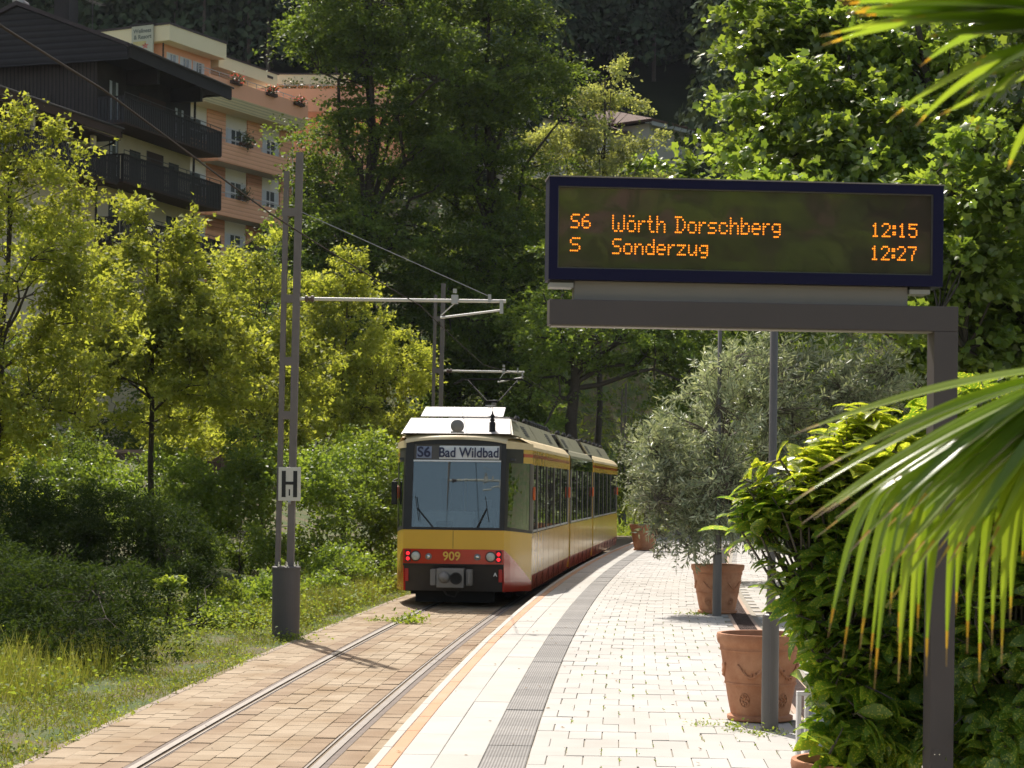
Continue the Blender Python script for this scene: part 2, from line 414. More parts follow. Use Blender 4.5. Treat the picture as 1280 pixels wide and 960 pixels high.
cr_ = N(t, 'ValToRGB'); e = cr_.color_ramp.elements; e[0].position = .35; e[0].color = (.13, .10, .055, 1); e[1].position = .62; e[1].color = (.055, .09, .018, 1)
el = cr_.color_ramp.elements.new(.5); el.color = (.10, .11, .035, 1)
t.links.new(n1.outputs[0], cr_.inputs[0]); t.links.new(cr_.outputs[0], b.inputs['Base Color']); b.inputs['Roughness'].default_value = .95
n2 = N(t, 'TexNoise'); n2.inputs['Scale'].default_value = 25; n2.inputs['Detail'].default_value = 6; t.links.new(geo.outputs['Position'], n2.inputs['Vector'])
bp = N(t, 'Bump'); bp.inputs['Strength'].default_value = .8; bp.inputs['Distance'].default_value = .05
t.links.new(n2.outputs[0], bp.inputs['Height']); t.links.new(bp.outputs[0], b.inputs['Normal'])
g = link('ground', npmesh('ground', V, Fg), 'turf'); g['kind'] = 'structure'
M['floor_f'] = simple('forest_floor', (.022, .030, .013), .95, noise=.4, nscale=.3, bump=.5, spec=.02); g.data.materials.append(M['floor_f'])
cy_ = (Y[:-1, :-1]).ravel(); cx_ = X[:-1, :-1].ravel(); g.data.polygons.foreach_set('material_index', ((cy_ > 120)).astype(np.int32))
g.data.polygons.foreach_set('use_smooth', [True]*len(Fg))

M['joint_sand'] = simple('joint_sand', (.19, .145, .095), .95, noise=.4, nscale=5)
M['joint_dark'] = simple('joint_dark', (.30, .275, .225), .95, noise=.3, nscale=8)
M['brick'] = stone_mat('track_paver_concrete', (.235, .175, .11), (.42, .34, .24), (.22, .145, .075), .85, rnd=.38, nscale=5)
M['rustbrick'] = stone_mat('rust_stained_paver', (.21, .15, .095), (.37, .285, .195), (.19, .12, .065), .75, rnd=.4, nscale=6)
M['shoulder'] = stone_mat('shoulder_stone', (.24, .195, .15), (.36, .29, .23), rnd=.5)
M['slab'] = stone_mat('platform_slab', (.40, .385, .35), (.49, .475, .44), (.33, .31, .27), .45, rnd=.35, nscale=3, bump=.15)
M['paver'] = stone_mat('platform_paver', (.385, .37, .34), (.505, .49, .46), (.32, .30, .265), .5, rnd=.5, nscale=6, bump=.2)
M['kerbwhite'] = stone_mat('white_kerb', (.42, .395, .35), (.50, .475, .43), rnd=.5, nscale=3, bump=.1)
M['orange'] = stone_mat('orange_kerb_strip', (.46, .26, .15), (.53, .32, .20), (.47, .36, .27), .6, rnd=.5, nscale=5, bump=.15)
M['platwall'] = simple('platform_wall_concrete', (.30, .27, .23), .9, noise=.35, nscale=4, bump=.4)
# tactile stone with fine ribs running with the platform
m, t, b = new_mat('tactile_ribbed_stone'); M['tactile'] = m
tc = N(t, 'TexCoord'); wv = N(t, 'TexWave'); wv.bands_direction = 'X'; wv.inputs['Scale'].default_value = 14; wv.inputs['Distortion'].default_value = 0
t.links.new(tc.outputs['Object'], wv.inputs['Vector'])
cr_ = N(t, 'ValToRGB'); e = cr_.color_ramp.elements; e[0].position = .25; e[0].color = (.13, .123, .113, 1); e[1].position = .7; e[1].color = (.235, .228, .215, 1)
oi = N(t, 'ObjectInfo'); mr = N(t, 'MapRange'); mr.inputs[3].default_value = .85; mr.inputs[4].default_value = 1.15; t.links.new(oi.outputs['Random'], mr.inputs[0])
nz = N(t, 'TexNoise'); nz.inputs['Scale'].default_value = 7; nz.inputs['Detail'].default_value = 8; t.links.new(tc.outputs['Object'], nz.inputs['Vector'])
mr2 = N(t, 'MapRange'); mr2.inputs[3].default_value = .7; mr2.inputs[4].default_value = 1.3; t.links.new(nz.outputs[0], mr2.inputs[0])
mu = N(t, 'Math', operation='MULTIPLY'); t.links.new(mr.outputs[0], mu.inputs[0]); t.links.new(mr2.outputs[0], mu.inputs[1])
mx = N(t, 'Mix', data_type='RGBA', blend_type='MULTIPLY'); mx.inputs[0].default_value = 1
t.links.new(wv.outputs[0], cr_.inputs[0]); t.links.new(cr_.outputs[0], mx.inputs[6]); t.links.new(mu.outputs[0], mx.inputs[7]); t.links.new(mx.outputs[2], b.inputs['Base Color'])
bp = N(t, 'Bump'); bp.inputs['Strength'].default_value = .6; bp.inputs['Distance'].default_value = .004; t.links.new(wv.outputs[0], bp.inputs['Height']); t.links.new(bp.outputs[0], b.inputs['Normal'])
b.inputs['Roughness'].default_value = .75

def heading(y): return -math.atan(slope(y))
def ribbon(name, y0, y1, offs, zs, mats, mi=None, step=1.0, parent=None, kind='structure'):
    mb = MB(); n = int((y1-y0)/step)+1; k = len(offs)
    for i in range(n+1):
        y = y0+(y1-y0)*i/n
        for o_, z_ in zip(offs, zs): mb.v.append(tuple(offp(y, o_, z_)))
    for i in range(n):
        for j in range(k-1): mb.face((i*k+j, i*k+j+1, (i+1)*k+j+1, (i+1)*k+j), mi[j] if mi else 0)
    o = mb.build(name, mats, parent, fixn=False)
    if kind: o['kind'] = kind
    return o
CEN = -1.41
# ---- paved track
track = ribbon('track_bed', 4, 118, [-3.12, -1.405+CEN*0, -.004], [-.007, -.007, -.007], 'joint_sand')
BRW, BRL = .205, .305
base_brick = MB().box(-BRW/2+.0028, BRW/2-.0028, -BRL/2+.002, BRL/2-.002, -.05, 0, ch=.003).mesh('brick')
base_brick.materials.append(M['brick'])
RA, RB = CEN-.7175, CEN+.7175            # rail centres, sideways
def brick_cols():
    cols = []
    o = RA-.10
    for i in range(4): cols.append((o-.198*(i+.5), 'brick'))
    inner = (RB-.10)-(RA+.10); nc = round(inner/BRW); wv_ = inner/nc
    for i in range(nc): cols.append((RA+.10+wv_*(i+.5), 'brick'))
    o = RB+.10
    while o+BRW*.9 < -.0: cols.append((o+BRW/2, 'brick')); o += BRW
    return cols
cols = brick_cols()
base_rust = base_brick.copy(); base_rust.materials.clear(); base_rust.materials.append(M['rustbrick'])
nin = len(cols); inner_n = sum(1 for o_, _ in cols if RA < o_ < RB); RUST = {0, 4, 4+inner_n-1, 4+inner_n}
far = MB(); cnt = 0
rows_y = np.arange(11.5, 60, BRL*1.01)
for r, y in enumerate(rows_y):
    for ci, (o_, mt) in enumerate(cols):
        yy = y+(.5*BRL if ci % 2 else 0)+random.gauss(0, .012)
        p = offp(yy, o_, random.gauss(0, .0018)); rz = heading(yy)
        tilt = (random.gauss(0, .004), random.gauss(0, .005))
        if y > 15.6 and cnt < 300:
            ob = bpy.data.objects.new('brick', base_rust if ci in RUST else base_brick); COL.objects.link(ob); ob.parent = track
            ob.location = p; ob.rotation_euler = (tilt[0], tilt[1], rz); cnt += 1
        else:
            T = Matrix.Translation(p) @ Matrix.Rotation(rz, 4, 'Z') @ Matrix.Rotation(tilt[0], 4, 'X') @ Matrix.Rotation(tilt[1], 4, 'Y')
            far.box(-BRW/2+.0028, BRW/2-.0028, -BRL/2+.002, BRL/2-.002, -.03, 0, mi=1 if ci in RUST else 0, T=T, ch=.003)
o = far.build('brick_field', ['brick', 'rustbrick'], track, fixn=False); o['kind'] = 'stuff'
# shoulder stones along the verge
sh = MB().box(-.045, .045, -.49, .49, -.08, -.002, ch=.008).mesh('edge_stone'); sh.materials.append(M['shoulder'])
for k, y in enumerate(np.arange(12, 60, 1.0)):
    ob = bpy.data.objects.new('edge_stone', sh); COL.objects.link(ob); ob.parent = track
    ob.location = offp(y, -3.07, random.gauss(0, .004)); ob.rotation_euler = (0, 0, heading(y)+random.gauss(0, .006))
# ---- rails: grooved rail with head, groove and lip
M['rail_head'] = simple('rail_steel_bright', (.27, .25, .23), .42, metal=.7, noise=.25, nscale=3)
M['rail_side'] = simple('rail_steel_rusty', (.11, .085, .07), .6, metal=.3, noise=.4, nscale=5)
M['groove'] = simple('groove_dirt', (.012, .010, .008), .95)
M['rail_fill'] = simple('rail_bitumen', (.17, .14, .12), .9, noise=.35, nscale=6)
for nm, rc, sgn, lab in (('rail', RA, 1, 'grooved steel rail nearer the grassy verge, set flush in the paving'), ('rail', RB, -1, 'grooved steel rail nearer the platform edge, set flush in the paving')):
    prof = [(-.093, -.004), (-.036, -.002), (-.036, .007), (.030, .009), (.031, -.035), (.066, -.035), (.067, .004), (.084, .004), (.085, -.002), (.097, -.004)]
    mi = [0, 1, 2, 1, 3, 1, 2, 1, 0]
    if sgn < 0: prof = [(-a, z) for a, z in prof][::-1]; mi = mi[::-1]
    o = ribbon(nm, 4, 110, [rc+a for a, z in prof], [z for a, z in prof], ['rail_fill', 'rail_side', 'rail_head', 'groove'], mi, step=.8, kind=None)
    tag(o, lab, 'rail', 'rails of the tram track'); 

# ---- platform
platform = MB(); prof = [(0, -.06), (0, PZ-.012), (14, PZ-.012), (14, -.4)]
platform = ribbon('platform', 3, 112, [a for a, z in prof], [z for a, z in prof], ['platwall', 'joint_dark'], [0, 1, 0], kind='structure')
def strip_pieces(name, o0, o1, L, mat, y0=5, y1=100, gap=.004, ch=.004, dz=0, h=.1, jitter=.002):
    me = MB().box(-(o1-o0)/2+gap/2, (o1-o0)/2-gap/2, -L/2+gap/2, L/2-gap/2, -h, 0, ch=ch).mesh(name); me.materials.append(M[mat])
    y = y0
    while y < y1:
        ym = y+L/2; ob = bpy.data.objects.new(name, me); COL.objects.link(ob); ob.parent = platform
        ob.location = offp(ym, (o0+o1)/2, PZ+dz+random.gauss(0, jitter)); ob.rotation_euler = (random.gauss(0, .001), 0, heading(ym)); y += L/math.sqrt(1+slope(ym)**2)*(1+0*L)
strip_pieces('kerb_stone', -.02, .055, 1.0, 'kerbwhite', jitter=.001, h=.3)
strip_pieces('orange_strip', .055, .165, 1.0, 'orange', jitter=.001)
strip_pieces('edge_slab', .165, .44, 1.2, 'slab')
strip_pieces('inner_slab', .44, .765, 1.2, 'slab')
strip_pieces('tactile_slab', .765, 1.09, .60, 'tactile', jitter=.002, gap=.002, ch=.002)
PW, PL = .262, .49
pv = MB().box(-PW/2+.0035, PW/2-.0035, -PL/2+.002, PL/2-.002, -.05, 0, ch=.0015).mesh('paver'); pv.materials.append(M['paver'])
far = MB(); cnt = 0; tuft = []
NC = 34
OFF0 = 1.095
chan = (3.30, 3.62)
for r, y in enumerate(np.arange(11.0, 84, PL*1.0)):
    for ci in range(NC):
        o_ = OFF0+PW*(ci+.5)
        if chan[0]-PW*.4 < o_ < chan[1]+PW*.5 and y < 70: continue
        if y > 40 and ci > 22: continue
        o2 = o_+(PW*.5 if r % 2 else 0)+random.gauss(0, .002)
        if r % 2 and chan[0]-PW*.75 < o_ < chan[0] and y < 70: continue
        p = offp(y, o2, PZ+random.gauss(0, .0018)); rz = heading(y)
        if y < 30 and ci < 12 and random.random() < .55: tuft.append(offp(y+random.uniform(-.1, .1), o2+PW/2, PZ-.004))
        if y > 13.4 and ci < 9 and cnt < 300:
            ob = bpy.data.objects.new('paver', pv); COL.objects.link(ob); ob.parent = platform
            ob.location = p; ob.rotation_euler = (random.gauss(0, .003), random.gauss(0, .004), rz); cnt += 1
        else:
            T = Matrix.Translation(p) @ Matrix.Rotation(rz, 4, 'Z') @ Matrix.Rotation(random.gauss(0, .003), 4, 'X')
            far.box(-PW/2+.0035, PW/2-.0035, -PL/2+.002, PL/2-.002, -.03, 0, T=T, ch=.0015)
    # half pavers that close the staggered rows at the tactile strip
    if r % 2: 
        T = Matrix.Translation(offp(y, OFF0+PW*.25, PZ)) @ Matrix.Rotation(heading(y), 4, 'Z')
        far.box(-PW/4+.004, PW/4-.004, -PL/2+.003, PL/2-.003, -.03, 0, T=T, ch=.004)
o = far.build('paver_field', 'paver', platform, fixn=False); o['kind'] = 'stuff'
# drainage channel with grating
M['grate'] = simple('rusty_grate', (.085, .05, .04), .7, noise=.4, nscale=20, metal=.2)
M['grate_frame'] = stone_mat('channel_frame', (.34, .24, .18), (.48, .36, .28), rnd=.5)
def chan_line(o0, o1, name, mat, z): 
    return ribbon(name, 12, 70, [o0, o1], [z, z], mat, parent=platform, kind=None)
chan_line(chan[0]-.02, chan[1]+.02, 'channel_bed', 'groove', PZ-.006)
fr = MB()
for a0, a1 in ((chan[0]-.02, chan[0]+.035), (chan[1]-.035, chan[1]+.02)):
    me = MB().box(a0-(a0+a1)/2, a1-(a0+a1)/2, -.495, .495, -.05, 0, ch=.004).mesh('channel_frame'); me.materials.append(M['grate_frame'])
    for y in np.arange(12.5, 66, 1.0):
        ob = bpy.data.objects.new('channel_frame', me); COL.objects.link(ob); ob.parent = platform
        ob.location = offp(y, (a0+a1)/2, PZ+.004); ob.rotation_euler = (0, 0, heading(y))
gm = MB(); wdt = chan[1]-chan[0]-.07
for i in range(20):
    yy = -.48+i*.0505
    gm.box(-wdt/2, wdt/2, yy-.009, yy+.009, -.02, 0)
for xx in (-.09, 0, .09): gm.box(xx-.006, xx+.006, -.49, .49, -.022, -.003)
gme = gm.mesh('grating'); gme.materials.append(M['grate'])
for y in np.arange(12.5, 50, 1.0):
    ob = bpy.data.objects.new('grating', gme); COL.objects.link(ob); ob.parent = platform
    ob.location = offp(y, (chan[0]+chan[1])/2, PZ+.002); ob.rotation_euler = (0, 0, heading(y))
# ================================================================== THE TRAM
M['t_yellow'] = simple('tram_yellow_paint', (.74, .44, .045), .35, noise=.06, nscale=2, coat=.25)
M['t_side'] = simple('tram_side_yellow', (.70, .43, .07), .2, noise=.10, nscale=1.5, coat=.2)
M['t_cream'] = simple('tram_roof_edge', (.74, .60, .36), .4, noise=.1, nscale=3)
M['t_red'] = simple('tram_red_paint', (.52, .030, .018), .2, noise=.08, nscale=2, coat=.6)
M['t_black'] = simple('tram_black_rubber', (.018, .017, .016), .55, noise=.3, nscale=6)
M['t_skirt'] = simple('tram_dark_skirt', (.035, .030, .027), .6, noise=.4, nscale=5)
M['t_dark'] = simple('underframe', (.008, .008, .008), .9)
M['t_glass'] = glass_mat('tram_window_glass', (.55, .60, .54), .26, .8)
M['t_wglass'] = glass_mat('tram_windscreen_glass', (.72, .76, .76), .14, .85)
M['t_roof'] = simple('tram_roof_fairing', (.22, .21, .13), .45, noise=.25, nscale=3)
M['t_white'] = simple('white_roof_panel', (.36, .355, .35), .45, noise=.06, nscale=2)
M['t_grey'] = simple('tram_grey', (.22, .21, .20), .5, noise=.2, nscale=6)
M['t_frame'] = simple('window_frame_grey', (.10, .09, .08), .5)
M['t_interior'] = simple('tram_interior', (.30, .30, .30), .7)
M['t_seat'] = simple('seat_fabric', (.06, .07, .16), .9)
M['t_cabwall'] = simple('cab_lining_dark', (.05, .055, .065), .7, noise=.3, nscale=2)
M['chrome'] = simple('headlamp_chrome', (.75, .76, .74), .15, metal=.9)
M['lens'] = simple('headlamp_lens', (.55, .57, .52), .1, coat=1, noise=.5, nscale=60)
M['amber'] = simple('amber_marker', (.75, .13, .01), .3, coat=.5)
M['tail'] = simple('lit_tail_lamp', (.9, .02, .03), .3, emit=1.1)
M['refl_red'] = simple('red_reflector', (.5, .02, .02), .3)
M['num'] = simple('fleet_number_yellow', (.80, .50, .08), .5)
M['blind_blue'] = simple('route_square', (.30, .34, .48), .5)
M['blind_white'] = simple('destination_blind', (.78, .80, .82), .5)
M['blind_txt'] = simple('blind_lettering', (.02, .025, .07), .6)
M['white_txt'] = simple('white_lettering', (.75, .75, .75), .6)
M['dash'] = simple('dashboard_pale', (.70, .72, .75), .8, noise=.2, nscale=9)
M['steel'] = simple('galvanised_steel', (.42, .41, .39), .45, metal=.5, noise=.2, nscale=8)
M['iron'] = simple('dark_iron', (.022, .021, .021), .75, spec=.2)
M['green_glass'] = glass_mat('panorama_glass', (.25, .34, .28), .25, .5)

tram = empty('tram', (-.918, 39.13, 0), label='yellow and red articulated tram with number 909 standing at the platform', cat='tram')
TO = Vector((-.918, 39.13, 0))
def sec_frame(p0, p1):                    # the points are the right hand side ends
    d = (Vector(p1)-Vector(p0)); L = d.length; rz = math.atan2(-d.x, d.y)
    r = Vector((math.cos(rz), math.sin(rz), 0)); c = Vector((*p0, 0))-r*1.325
    return Matrix.Translation(c-TO) @ Matrix.Rotation(rz, 4, 'Z'), L
def tb(mb, name, mat, T, parent=None, smooth=False, bevel=0):
    o = mb.build(name, mat, parent or tram, smooth=smooth, bevel=bevel); o.matrix_local = T if parent is None else Matrix.Identity(4); return o
HW = 1.325
def sideprofile():                        # x,z from cantrail up to the roof top
    return [(HW, 2.72), (HW, 3.0), (HW-.03, 3.08), (HW-.12, 3.17), (HW-.28, 3.24), (HW-.55, 3.29), (0, 3.33)]
def section(T, L, wins, middle=False, y0=0.0):
    # lower wall
    for s in (-1, 1):
        mb = MB(); mb.box(s*(HW-.05), s*HW, y0, L, .55, 1.36)
        tb(mb, 'lower_side_panel', 't_side', T)
        mb = MB(); mb.prism([(s*(HW-.05), y0, .55), (s*HW, y0, .55), (s*(HW-.035), y0, .24), (s*(HW-.10), y0, .24)], (0, L-y0, 0)); tb(mb, 'red_skirt', 't_red', T)
        # upper wall and stripe
        mb = MB(); mb.box(s*(HW-.05), s*HW, y0, L, 2.70, 2.838)
        tb(mb, 'upper_side_panel', 'green_glass' if middle else 't_side', T)
        mb = MB(); mb.box(s*(HW-.05), s*(HW+.001), y0, L, 2.84, 2.905)
        tb(mb, 'red_stripe' if not middle else 'roof_glazing', 't_red' if not middle else 'green_glass', T)
        tb(MB().box(s*(HW-.05), s*HW, y0, L, 2.907, 2.985), 'cornice_panel', 't_side' if not middle else 'green_glass', T)
        # pillars
        mb = MB()
        ws = sorted(wins); prev = y0
        for a, b_ in ws+[(L, L)]:
            if a-prev > .01: mb.box(s*(HW-.05), s*(HW-.004), prev, a, 1.36, 2.70)
            prev = b_
        
        for p_ in pieces(mb): tb(p_, 'window_pillar', 't_frame', T)
        for a, b_ in ws:
            mb = MB(); mb.box(s*(HW-.035), s*(HW-.022), a, b_, 1.36, 2.70)
            wn = tb(mb, 'window', 't_glass', T)
            fr_ = MB(); fr_.box(s*(HW-.02), s*(HW-.006), a, b_, 1.38, 1.42); 
            fo = fr_.build('window_frame', 't_white', wn); 
            fr_ = MB()
            k = max(1, round((b_-a)/.8))
            for q in range(1, k): 
                yy = a+(b_-a)*q/k; fr_.box(s*(HW-.021), s*(HW-.010), yy-.014, yy+.014, 1.42, 2.70)
            if k > 1: build_each(fr_, 'glazing_bar', 't_black', wn)
    mb = MB(); pr = sideprofile()[2:]
    full = [(HW, 2.987), (HW-.012, 3.05)]+[(HW-.12, 3.17), (HW-.28, 3.24), (HW-.55, 3.29), (0, 3.33)]
    pts = [(x, y0, z) for x, z in full]+[(-x, y0, z) for x, z in full[-2::-1]]
    mb.prism(pts, (0, L-y0, 0)); tb(mb, 'roof', 't_cream' if not middle else 't_roof', T)
    mb = MB(); mb.box(-HW+.06, HW-.06, y0, L, .55, .62); mb.box(-HW+.2, HW-.2, y0+.3, L-.3, .3, .55); tb(mb, 'floor', 't_interior', T)
    # seats inside
    mb = MB()
    for yy in np.arange(y0+2.2, L-1, .85):
        for s in (-1, 1):
            mb.box(s*.45, s*1.2, yy, yy+.45, .95, 1.08); mb.box(s*.45, s*1.2, yy+.42, yy+.5, .95, 1.62)
    
    tb(mb, 'seats', 't_seat', T)['kind'] = 'stuff'
    for s in (-1, 1):                     # panel joints and skirt flaps
        mb = MB()
        for yy in np.arange(y0+1.3, L-.5, 1.45): mb.box(s*(HW-.01), s*(HW+.0015), yy-.006, yy+.006, .26, 1.34)
        for p_ in pieces(mb): tb(p_, 'panel_joint', 't_skirt', T)
    # roof fairings and equipment
    for s in (-1, 1):
        q0, q1 = y0+(.9 if y0 == 0 else .1), L-.5
        n = max(1, int((q1-q0)/2.6)); dl = (q1-q0)/n
        for i in range(n):
            mb = MB(); mb.prism([(s*1.10, q0+i*dl+.02, 3.215), (s*.86, q0+i*dl+.02, 3.60), (s*.82, q0+i*dl+.02, 3.60), (s*1.06, q0+i*dl+.02, 3.215)], (0, dl-.05, 0))
            fa = tb(mb, 'roof_fairing', 't_roof', T)
            if i % 2 == 0:
                g_ = MB()
                for q in range(5):
                    za = 3.30+q*.045; xa = 1.10-(za-3.215)/.385*.24
                    g_.prism([(s*xa, q0+i*dl+.5, za), (s*(xa+.012), q0+i*dl+.5, za-.004), (s*(xa-.005), q0+i*dl+.5, za+.022)], (0, .9, 0))
                build_each(g_, 'grille_slat', 't_black', fa)
    mb = MB()
    for yy in np.arange(y0+1.5, L-1.2, 1.9): 
        mb = MB(); mb.box(-.55, .55, yy, yy+1.1, 3.3, 3.66+random.uniform(0, .12)); tb(mb, 'roof_equipment', 't_skirt', T, bevel=.02)
        mb = MB(); mb.lathe([(.05, 3.3), (.07, 3.5), (.05, 3.6), (.07, 3.7), (.03, 3.76)], 8, (.72, yy+1.4, 0)); tb(mb, 'insulator', 't_black', T)
    mb = MB()
    for s in (-1, 1): mb.box(s*(HW-.35), s*(HW-.20), y0+.5, L-.5, .12, .5)
    mb.box(-1.0, 1.0, y0+1, L-1, .15, .5)
    tb(mb, 'underframe', 't_dark', T)
TA, LA = sec_frame((.40, 39.0), (1.42, 49.4)); TB, LB = sec_frame((1.47, 49.9), (2.33, 57.7)); TC, LC = sec_frame((2.38, 58.2), (3.72, 70.6))
section(TA, LA, [(.35, 1.15), (1.35, 3.6), (3.75, 5.6), (5.75, 7.6), (7.75, 9.9)])
section(TB, LB, [(.35, 2.1), (2.25, 4.0), (4.15, 5.9), (6.05, 7.6)], middle=True)
section(TC, LC, [(.4, 2.6), (2.75, 4.6), (4.75, 6.6), (6.75, 8.6), (8.75, 11.9)])
# bellows
for T, L in ((TA, LA), (TB, LB)):
    mb = MB()
    for i in range(6): 
        q = L+.02+i*.075; w_ = HW-.06-(.05 if i % 2 else 0); mb.box(-w_, w_, q, q+.07, .35, 3.2)
    tb(mb, 'bellows', 't_black', T)
    mb = MB(); 
    for s in (-1, 1): mb.box(s*(HW-.10), s*(HW+.004), L-.12, L+.01, .3, 3.05)
    
    for p_ in pieces(mb): tb(p_, 'portal_frame', 't_side', T)
# side marker lamps
for T, yy in ((TA, .15), (TA, LA-.35), (TB, LB-.2), (TC, LC-.4)):
    for s in (-1, 1):
        mb = MB(); 
        pts = [(s*(HW), yy+.09*math.cos(a), 2.14+.135*math.sin(a)) for a in np.linspace(0, 2*PI, 14, endpoint=False)]
        mb.prism(pts, (s*.045, 0, 0)); tb(mb, 'marker_lamp', 'amber', T, bevel=.01)
# wheels
for T, yy in ((TA, 1.6), (TA, 3.5), (TB, 0), (TB, LB), (TC, LC-3.4), (TC, LC-1.6)):
    for s in (-1, 1):
        mb = MB(); mb.lathe([(.30, -.05), (.33, -.05), (.33, .05), (.30, .05), (.05, .06)], 20, (0, 0, 0)); 
        R = T @ Matrix.Translation((s*.7175, yy, .33)) @ Matrix.Rotation(PI/2, 4, 'Y'); o = mb.build('wheel', 'iron', tram); o.matrix_local = R
# ---- the nose
NW, NY = .95, -1.70                       # half width and reach of the flat front
def ny(z):                                # the front leans back above the sill and tucks in below
    return NY+max(0, z-1.45)*.16+max(0, .85-z)*.22
def hw(z): return NW
def quadband(z0, z1, mat, name, cornerbot=None):
    return
def front_plate(name, z0, z1, mat, x0=-NW, x1=NW, out=0.0, th=.05, bow=0.0, T=TA, n=10, zb=None):
    mb = MB(); k = len(mb.v)
    for i in range(n+1):
        x = x0+(x1-x0)*i/n; cur = .06*(1-(x/NW)**2)
        for z in (z0, z1):
            zz = z+(bow*(1-(x/NW)**2) if z == z1 else 0)
            for dy in (0, th): mb.v.append((x, ny(zz)-out-cur+dy, zz))
    for i in range(n):
        a = i*4; b_ = a+4
        for q in ((a, b_, b_+2, a+2), (a+1, a+3, b_+3, b_+1), (a, a+1, b_+1, b_), (a+2, b_+2, b_+3, a+3)): mb.face(q)
    mb.face((0, 2, 3, 1)); e = n*4; mb.face((e, e+1, e+3, e+2))
    return tb(mb, name, mat, T)
front_plate('front_panel', 1.092, 1.45, 't_yellow')
mb = MB(); mb.box(-.004, .004, NY-.0625, NY-.058, 1.10, 1.44); tb(mb, 'panel_seam', 't_skirt', TA)
front_plate('front_red_band', .815, 1.09, 't_red', out=.002)
front_plate('bumper', .30, .812, 't_skirt', out=-.035, th=.12)
front_plate('bumper_lip', .775, .814, 't_black', out=.03, th=.1)
front_plate('windscreen_sill', 1.452, 1.50, 't_black', out=.012)
front_plate('windscreen', 1.50, 2.73, 't_wglass', x0=-.80, x1=.86, out=-.01, th=.02)
front_plate('blind_window', 2.76, 3.06, 't_frame', x0=-.80, x1=.86, out=-.03, th=.02)
front_plate('windscreen_bar', 2.73, 2.76, 'blind_white', x0=-.80, x1=.86, out=.006)
front_plate('windscreen_post', 1.50, 3.10, 't_black', x0=-NW, x1=-.80, n=3)
front_plate('windscreen_post', 1.50, 3.10, 't_black', x0=.86, x1=NW, n=3)
front_plate('windscreen_head', 3.06, 3.10, 't_black', out=.004, bow=.05)
# destination blind
front_plate('route_blind', 2.79, 3.015, 'blind_blue', x0=-.745, x1=-.46, out=-.012, n=3)
front_plate('destination_blind', 2.78, 3.03, 'blind_white', x0=-.31, x1=.82, out=-.012, n=8)
def front_text(name, s, x, z, size, mat, sx=1, bold=.004, out=.02):
    lean = math.atan(.16) if z > 1.45 else 0
    cur = .06*(1-(x/NW)**2)
    o = text(name, s, size, mat, tram, (0, 0, 0), (0, 0, 0), .002, bold)
    o.matrix_local = TA @ Matrix.Translation((x, ny(z)-cur-out, z)) @ Matrix.Rotation(PI/2-lean, 4, 'X') @ Matrix.Scale(sx, 4, (1, 0, 0))
    return o
front_text('route_lettering', 'S6', -.60, 2.90, .27, 'blind_txt', bold=.006, out=.022)
front_text('destination_lettering', 'Bad Wildbad', (.255), 2.895, .262, 'blind_txt', sx=.84, bold=.005, out=.045)
front_text('number_lettering', '909', -.02, .955, .225, 'num', sx=1.0, bold=.004, out=.03)
front_text('coupling_lettering', 'A', .79, .62, .10, 'white_txt', bold=.003, out=.002)
# corner panels between flat front and sides (follow the splay)
def corner(s, name, z0, z1, mat, z0b=None, z1b=None, out=0, th=.04, f0=0, f1=1):
    mb = MB()
    def P(f, z, o_):
        x = NW+(HW-NW)*f**.8; y = ny(z)*(1-f)+0.0*f
        d = Vector((.85*1, -.35, 0)); return (s*(x+d.x*o_), y+d.y*o_, z)
    K = 6; z0b = z0 if z0b is None else z0b; z1b = z1 if z1b is None else z1b
    for i in range(K+1):
        f = f0+(f1-f0)*i/K; g_ = i/K
        for z in (z0+(z0b-z0)*g_, z1+(z1b-z1)*g_):
            for o_ in (out, out-th): mb.v.append(P(f, z, o_))
    for i in range(K):
        a = i*4; b_ = a+4
        for q in ((a, b_, b_+2, a+2), (a+1, a+3, b_+3, b_+1), (a, a+1, b_+1, b_), (a+2, b_+2, b_+3, a+3)): mb.face(q)
    mb.face((0, 2, 3, 1)); e = K*4; mb.face((e, e+1, e+3, e+2))
    return tb(mb, name, mat, TA)
for s in (-1, 1):
    corner(s, 'corner_panel', 1.09, 1.45, 't_yellow', z0b=.42, z1b=1.36)
    corner(s, 'corner_red_panel', .30, 1.087, 't_red', z0b=.25, z1b=.417, out=.002)
    corner(s, 'corner_window', 1.47, 2.72, 't_glass', z0b=1.38, z1b=2.72, f0=.06, f1=.92, out=-.01)
    corner(s, 'corner_window_frame', 1.452, 1.52, 't_black', z0b=1.362, z1b=1.41, out=.004)
    corner(s, 'corner_post', 1.42, 2.9, 't_frame', f0=.90, f1=1.0, out=-.001)
    corner(s, 'corner_post', 1.50, 3.08, 't_black', f0=0, f1=.08, out=-.001)
    corner(s, 'corner_header', 2.72, 2.985, 't_black', z0b=2.72, z1b=2.985, f1=.598)
    corner(s, 'corner_header', 2.84, 2.905, 't_red', f0=.6, out=.006); corner(s, 'corner_header', 2.72, 2.985, 't_side', f0=.6)
